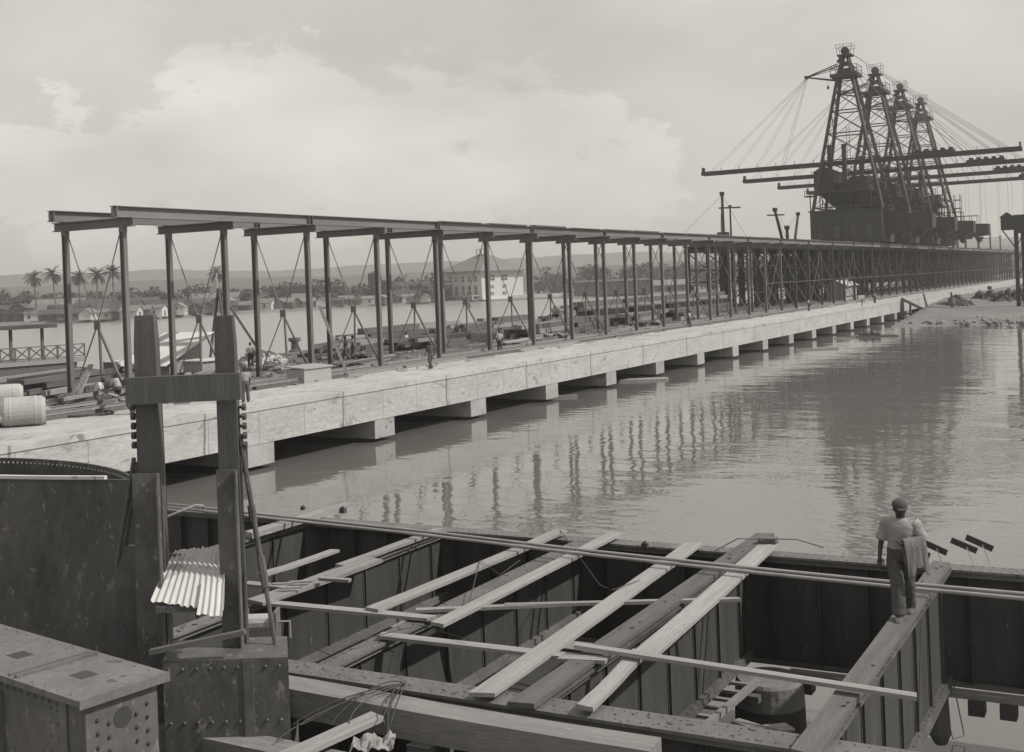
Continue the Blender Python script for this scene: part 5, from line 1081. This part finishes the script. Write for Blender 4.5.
def build_person(J, detail, shirt='shirt', trousers='trousers', skin='skin', hat=True, coat=False, loc=(0, 0, 0)):
    """J: joints. hips hL hR, knees kL kR, ankles aL aR, toes tL tR, pelvis, waist, chest, neck, head, shoulders sL sR, elbows eL eR, wrists wL wR, hand tips"""
    root = thing('person', '', 'person', (0, 0, 0)); sub = 3 if detail else 1
    nodes = [(J['pelvis'], (.13, .10)), (J['waist'], (.115, .09)), (J['chest'], (.115, .08)), (J['neck'], .052), (J['nh'], .055)]; E = [(0, 1), (1, 2), (2, 3), (3, 4)]
    def ch(start, items):
        prev = start
        for co, r in items: nodes.append((co, r)); E.append((prev, len(nodes)-1)); prev = len(nodes)-1
        return prev
    for s in 'LR':
        ch(2, [(J['s'+s]-V(0, 0, .03), .045), (J['e'+s], .04), (J['w'+s], .027), (J['w'+s].lerp(J['f'+s], .45), (.036, .022))])
        ch(0, [(J['h'+s], .085), (J['k'+s], .055), (J['a'+s], .038), (J['a'+s].lerp(J['t'+s], .5)-V(0, 0, .03), .035)])
    mb = skinmesh('person_body', nodes, E, 0, sub)
    hd = J['head']; f = J['face'].normalized(); r_ = f.cross(UP).normalized(); u_ = r_.cross(f); K = Matrix((r_, f, u_)).transposed()
    def hp(a, b, c): return hd + r_*a + f*b + u_*c
    kk, mm = (20, 14) if detail else (10, 7)
    mb.ell(hp(0, -.008, .02), (.084, .102, .108), kk, mm, K); mb.ell(hp(0, .028, -.045), (.064, .066, .08), kk, mm, K)
    mb.tube([J['neck'], J['nh'], hp(0, -.01, -.03)], [.055, .052, .055], 12)
    if detail:
        mb.add([hp(-.004, .09, .02), hp(.004, .09, .02), hp(.018, .092, -.028), hp(-.018, .092, -.028), hp(0, .122, -.022), hp(0, .1, .022)], [(0, 1, 5), (5, 1, 2, 4), (5, 4, 3, 0), (2, 3, 4)])
        for s in (-1, 1): mb.ell(hp(s*.077, -.005, -.01), (.012, .022, .034), 8, 6, K); mb.ell(hp(s*.03, .078, .012), (.02, .012, .009), 8, 5, K)
        for z in (-.062, -.072): mb.ell(hp(0, .082, z), (.026, .012, .006), 8, 5, K)
        mb.ell(hp(0, .07, -.1), (.026, .022, .022), 8, 5, K)
    else: mb.ell(hp(0, .09, -.02), (.016, .025, .025), 6, 4, K)
    for s in 'LR':   # fingers
        w, t_ = J['w'+s], J['f'+s]; d = (t_-w).normalized(); palm = w.lerp(t_, .45); ax = d.cross(J.get('palm'+s, V(0, 1, 0))).normalized(); nrm_ = ax.cross(d).normalized()
        for i, (o_, l_) in enumerate(((-.03, .062), (-.01, .075), (.011, .07), (.03, .055))):
            b0 = palm + ax*o_*.85; k1 = b0 + d*l_*.55 + nrm_*.01; k2 = k1 + d*l_*.35 + nrm_*.03
            mb.tube([b0 - d*.02, b0, k1, k2], [.009, .0095, .0088, .0065], 6)
        b0 = w.lerp(t_, .2) - ax*.028; mb.tube([b0, b0 - ax*.022 + d*.03 + nrm_*.012, b0 - ax*.022 + d*.06 + nrm_*.026], [.012, .0105, .008], 6)
    body = part(mb, 'body', skin, root, smooth=True)
    # shirt and trousers: cloth lofted along the limbs, creased where detail shows
    seg = 30 if detail else 12; amp = .011 if detail else 0
    def loft(mb, pts, step):
        P_ = [];
        for (c0, rx0, ry0), (c1, rx1, ry1) in zip(pts, pts[1:]):
            m_ = max(1, int((c1-c0).length/step))
            for q in range(m_): g = q/m_; P_.append((c0.lerp(c1, g), rx0+(rx1-rx0)*g, ry0+(ry1-ry0)*g))
        P_.append(pts[-1]); o_ = len(mb.v); nP = len(P_)
        for i_, (c, rx, ry) in enumerate(P_):
            d = (P_[min(i_+1, nP-1)][0] - P_[max(i_-1, 0)][0]).normalized(); b = d.cross(V(1, 0, 0)); b = b if b.length > .3 else d.cross(V(0, 0, 1)); b.normalize(); a = b.cross(d)
            for j_ in range(seg):
                t = 6.28318*j_/seg; n_ = a*math.cos(t) + b*math.sin(t); p = c + a*math.cos(t)*rx + b*math.sin(t)*ry
                w = mn.noise(Vector((p.x*16, p.y*16, p.z*6)))*.8 + mn.noise(Vector((p.x*8+3, p.y*8, p.z*26)))*.8 + mn.noise(p*38)*.3
                mb.v.append(p + n_*w*amp)
        for i_ in range(nP-1):
            for j_ in range(seg): mb.f.append((o_+i_*seg+j_, o_+i_*seg+(j_+1) % seg, o_+(i_+1)*seg+(j_+1) % seg, o_+(i_+1)*seg+j_))
        mb.f.append(tuple(o_+j_ for j_ in reversed(range(seg)))); mb.f.append(tuple(o_+(nP-1)*seg+j_ for j_ in range(seg)))
    stp = .02 if detail else .09
    w_, c_, n_k = J['waist'], J['chest'], J['neck']; sm = MB()
    loft(sm, [(w_-(c_-w_).normalized()*.09, .165, .125), (w_, .168, .125), (w_.lerp(c_, .5), .182, .13), (c_, .192, .13), (c_.lerp(n_k, .4), .19, .118), (c_.lerp(n_k, .7), .155, .1), (c_.lerp(n_k, .9), .1, .08), (n_k, .066, .064)], stp)
    for s in 'LR':
        sh_, el = J['s'+s], J['e'+s]; loft(sm, [(sh_.lerp(c_, .55)+V(0, 0, .03), .075, .075), (sh_, .078, .075), (sh_.lerp(el, .5), .075, .07), (sh_.lerp(el, .97), .08, .076)], stp)
    if detail:
        for s in (-1, 1):
            n0 = J['neck'] + J['face']*.055; mb2 = [n0 + V(0, 0, .02), n0 + r_*s*.065 - V(0, 0, .005) - f*.02, n0 + r_*s*.05 - V(0, 0, .05) + f*.018, n0 - V(0, 0, .06) + f*.03]
            sm.add(mb2 + [x_ - f*.012 for x_ in mb2], [(0, 1, 2, 3), (7, 6, 5, 4), (0, 4, 5, 1), (1, 5, 6, 2), (2, 6, 7, 3), (3, 7, 4, 0)])
    part(sm, 'shirt', shirt, root, smooth=True)
    tr = MB(); pv_ = J['pelvis']
    loft(tr, [(w_-V(0, 0, .02), .158, .118), (pv_, .178, .13), (pv_-V(0, 0, .08), .18, .13), (pv_-V(0, 0, .13), .15, .11)], stp)
    for s in 'LR':
        h_, k_, a_ = J['h'+s], J['k'+s], J['a'+s]
        loft(tr, [(h_+V(0, 0, .02), .09, .11), (h_-V(0, 0, .08), .102, .115), (h_.lerp(k_, .6), .095, .105), (k_, .088, .098), (k_.lerp(a_, .5), .085, .095), (k_.lerp(a_, .9), .088, .1), (a_+V(0, 0, -.01), .086, .105)], stp)
    part(tr, 'trousers', trousers, root, smooth=True)
    for s in 'LR':
        a, tt = J['a'+s], J['t'+s]; d = (tt-a); d.z = 0; d.normalize(); mb = MB(); sr = d.cross(UP)
        mb.ell(a + d*.05 - V(0, 0, .035), (.05, .05, .045), 12, 6); z0 = a.z-.08
        mb.add([V(a.x, a.y, 0)*1 + d*x_ + sr*y_ + UP*z_ for x_, y_, z_ in ((-.07, -.04, z0), (-.07, .04, z0), (.12, .05, z0), (.2, .02, z0), (.2, -.02, z0), (.12, -.05, z0), (-.06, -.036, z0+.09), (-.06, .036, z0+.09), (.1, .042, z0+.065), (.18, .018, z0+.035), (.18, -.018, z0+.035), (.1, -.042, z0+.065))], [(5, 4, 3, 2, 1, 0), (6, 7, 8, 9, 10, 11)] + [(i, (i+1) % 6, 6+(i+1) % 6, 6+i) for i in range(6)])
        part(mb, 'shoe', 'shoe', root)
    if hat:
        mb = MB(); mb.ell(hp(0, -.012, .062), (.099, .116, .082), kk, mm, K)
        mb.add([hp(-.06, .075, .052), hp(-.05, .145, .035), hp(.05, .145, .035), hp(.06, .075, .052), hp(-.06, .07, .064), hp(-.05, .143, .047), hp(.05, .143, .047), hp(.06, .07, .064)], [(3, 2, 1, 0), (4, 5, 6, 7), (0, 1, 5, 4), (1, 2, 6, 5), (2, 3, 7, 6), (3, 0, 4, 7)]); part(mb, 'cap', 'hat', root, smooth=False)
    else:
        mb = MB(); mb.ell(hp(0, -.025, .035), (.084, .088, .092), kk, mm, K); part(mb, 'hair', 'hat', root)
    return root
def joints(kind, face=None):
    J = dict(pelvis=V(0, 0, .95), waist=V(0, 0, 1.08), chest=V(0, .0, 1.29), neck=V(0, -.005, 1.44), nh=V(0, .01, 1.49), head=V(0, .025, 1.58), face=V(0, 1, -.12),
             sL=V(.17, 0, 1.375), sR=V(-.17, 0, 1.375), eL=V(.225, -.02, 1.11), eR=V(-.225, -.02, 1.11), wL=V(.235, .06, .87), wR=V(-.235, .06, .87), fL=V(.23, .09, .7), fR=V(-.23, .09, .7),
             hL=V(.09, 0, .9), hR=V(-.09, 0, .9), kL=V(.11, .03, .49), kR=V(-.11, .03, .49), aL=V(.12, 0, .085), aR=V(-.12, 0, .085), tL=V(.14, .16, .03), tR=V(-.14, .16, .03))
    if kind == 'walk': J.update(kL=V(.1, .14, .5), aL=V(.1, .24, .09), tL=V(.1, .42, .06), kR=V(-.1, .0, .49), aR=V(-.1, -.24, .12), tR=V(-.1, -.1, .03), eL=V(.24, -.12, 1.13), wL=V(.22, -.1, .9), fL=V(.22, -.08, .73), eR=V(-.24, .08, 1.13), wR=V(-.22, .22, .95), fR=V(-.2, .3, .8))
    if kind == 'man':   # front foot set ahead on the beam, coat over the left forearm
        J.update(face=V(.3, 1, -.3), eR=V(-.245, -.03, 1.11), wR=V(-.27, .02, .87), fR=V(-.27, .05, .7), eL=V(.26, .02, 1.14), wL=V(.06, .21, 1.10), fL=V(-.07, .25, 1.12), palmL=V(0, 0, 1),
                 hL=V(.09, 0, .9), kL=V(.06, -.02, .49), aL=V(.05, -.27, .1), tL=V(.06, -.12, .03), kR=V(-.055, .13, .5), aR=V(-.04, .2, .085), tR=V(-.05, .37, .03), pelvis=V(.0, 0, .95))
    if kind == 'man': J = {k: V(-v_.x, v_.y, v_.z) for k, v_ in J.items()}
    if kind == 'bend': J.update(pelvis=V(0, -.06, .86), waist=V(0, -.02, .99), chest=V(0, .09, 1.18), neck=V(0, .19, 1.32), nh=V(0, .22, 1.36), head=V(0, .28, 1.44), face=V(0, 1, -.5), sL=V(.18, .14, 1.25), sR=V(-.18, .14, 1.25), eL=V(.22, .2, .98), eR=V(-.22, .2, .98), wL=V(.15, .4, .85), wR=V(-.15, .4, .85), fL=V(.1, .52, .8), fR=V(-.1, .52, .8),
                          hL=V(.1, -.06, .78), hR=V(-.1, -.06, .78), kL=V(.14, .14, .46), kR=V(-.14, .12, .46), aL=V(.14, -.04, .085), aR=V(-.14, -.1, .085), tL=V(.15, .12, .03), tR=V(-.15, .06, .03))
    if kind == 'sit': 
        J = {k: v_ - V(0, 0, .45) for k, v_ in J.items()}; J.update(face=V(0, 1, -.3), kL=V(.12, .38, .52), kR=V(-.12, .38, .5), aL=V(.12, .36, .1), aR=V(-.12, .34, .1), tL=V(.13, .52, .04), tR=V(-.13, .5, .04), hL=V(.1, .02, .47), hR=V(-.1, .02, .47), eL=V(.26, .1, .72), eR=V(-.26, .1, .72), wL=V(.14, .32, .62), wR=V(-.14, .32, .62), fL=V(.1, .42, .58), fR=V(-.1, .42, .58))
    return J
def place(root, p, heading, label):
    root.location = p; root.rotation_euler = (0, 0, heading); root['label'] = label
# the man on the beam
man = build_person(joints('man'), True, coat=True)
mb = MB()   # folded coat hanging over the left forearm
n1_, n2_ = 13, 17
for side, dep, ln_ in ((1, .05, .50), (-1, -.03, .34)):
    o_ = len(mb.v)
    for i in range(n1_):
        for j in range(n2_):
            f = i/(n1_-1); g = j/(n2_-1); base = V(.02, .215, 1.145).lerp(V(.275, .05, 1.175), f)
            out = V(.35, .94, 0)*(1 if side > 0 else -.55); sw = math.sin(min(g*5, 1.57)); dr = max(0, g-.1)*ln_*(1.15-.25*math.sin(f*3.0)) * (1 + .12*math.sin(f*9))
            fold = .014*math.sin(f*22+g*3)*g + .01*math.sin(f*47)*g
            mb.v.append(base + out*(.055*sw + fold + .02*g) + V(.04*g, 0, .02*(1-sw)-dr))
    for i in range(n1_-1):
        for j in range(n2_-1): a = o_+i*n2_+j; mb.f.append((a, a+1, a+n2_+1, a+n2_))
o = part(mb, 'coat', 'coat', man, smooth=True); o.data.vertices.foreach_set('co', [c_ for v_ in o.data.vertices for c_ in (-v_.co.x, v_.co.y, v_.co.z)]); md = o.modifiers.new('s', 'SOLIDIFY'); md.thickness = .022; md = o.modifiers.new('b', 'SUBSURF'); md.levels = md.render_levels = 1
man.scale = (1.15, 1.08, 1.0)
place(man, Vector((-3.5, 18.12, 3.1)), math.pi + .12, 'capped man walking along the beam, light shirt, coat over one arm')
pst = build_person(joints('stand'), False); pwk = build_person(joints('walk'), False, 'shirt_d', 'trousers'); pbd = build_person(joints('bend'), False, 'shirt_w', 'trousers'); pst2 = build_person(joints('sit'), False, 'shirt_w', 'trousers')
pstw = build_person(joints('stand'), False, 'shirt_w', 'shirt_d', 'skin', False)
used = set()
def put(proto, u, v, heading, label, z=3.01, x=None):
    p = onz(u, v, z) if x is None else onx(u, v, x)
    if x is not None: p.z = z
    r = proto if proto.name not in used else copy_tree(proto); used.add(proto.name); place(r, p, heading, label)
    return p
put(pwk, 431, 369, 1.2, 'man in dark clothes walking on the quay before the fifth front column')
put(pstw, 500, 353, .3, 'man in a white shirt seen from behind beside a front column')
put(pst, 690, 327, -1.5, 'man standing at the quay edge below the middle of the viaduct')
put(pstw, 809, 311, 2.0, 'figure in pale shirt standing near the masts')
put(pst, 875, 303, 2.5, 'figure standing beside the white notice board')
pp = put(pbd, 98, 411, PSI - 1.45, 'white-shirted man bending with one end of a carried board')
pq = put(pbd, 132, 414, PSI + 1.6, 'man bending by the left gate post holding the other end of a board')
a_ = pp + UP*.78 + Vector((math.cos(PSI-1.45+1.57), math.sin(PSI-1.45+1.57), 0))*.5; b_ = pq + UP*.78 + Vector((math.cos(PSI+1.6+1.57), math.sin(PSI+1.6+1.57), 0))*.5
mb = MB(); mb.bar(a_ + (a_-b_).normalized()*.3, b_ + (b_-a_).normalized()*.3, .22, .06); single(mb, 'carried_board', 'wood', 'board held between the two bending men', 'board')
put(pst2, 118, 398, PSI + .4, 'man in a white shirt sitting on the baulks between the bending men', 3.3)
put(pst, 246, 402, 1.0, 'man in a grey shirt standing right behind the right gate post')
put(pwk, 346, 360, 2.2, 'dark-clothed workman stooping at the ladder bay', 3.15)
put(pst, 353, 359, -.5, 'workman in a grey shirt standing just behind the ladder bay', 3.15)
put(pstw, 251, 368, .6, 'man in white standing by the stone heap behind a rear column', 3.3)
put(pst2, 407, 347, 2.0, 'figure sitting on the baulks behind the fourth front column', 3.3)
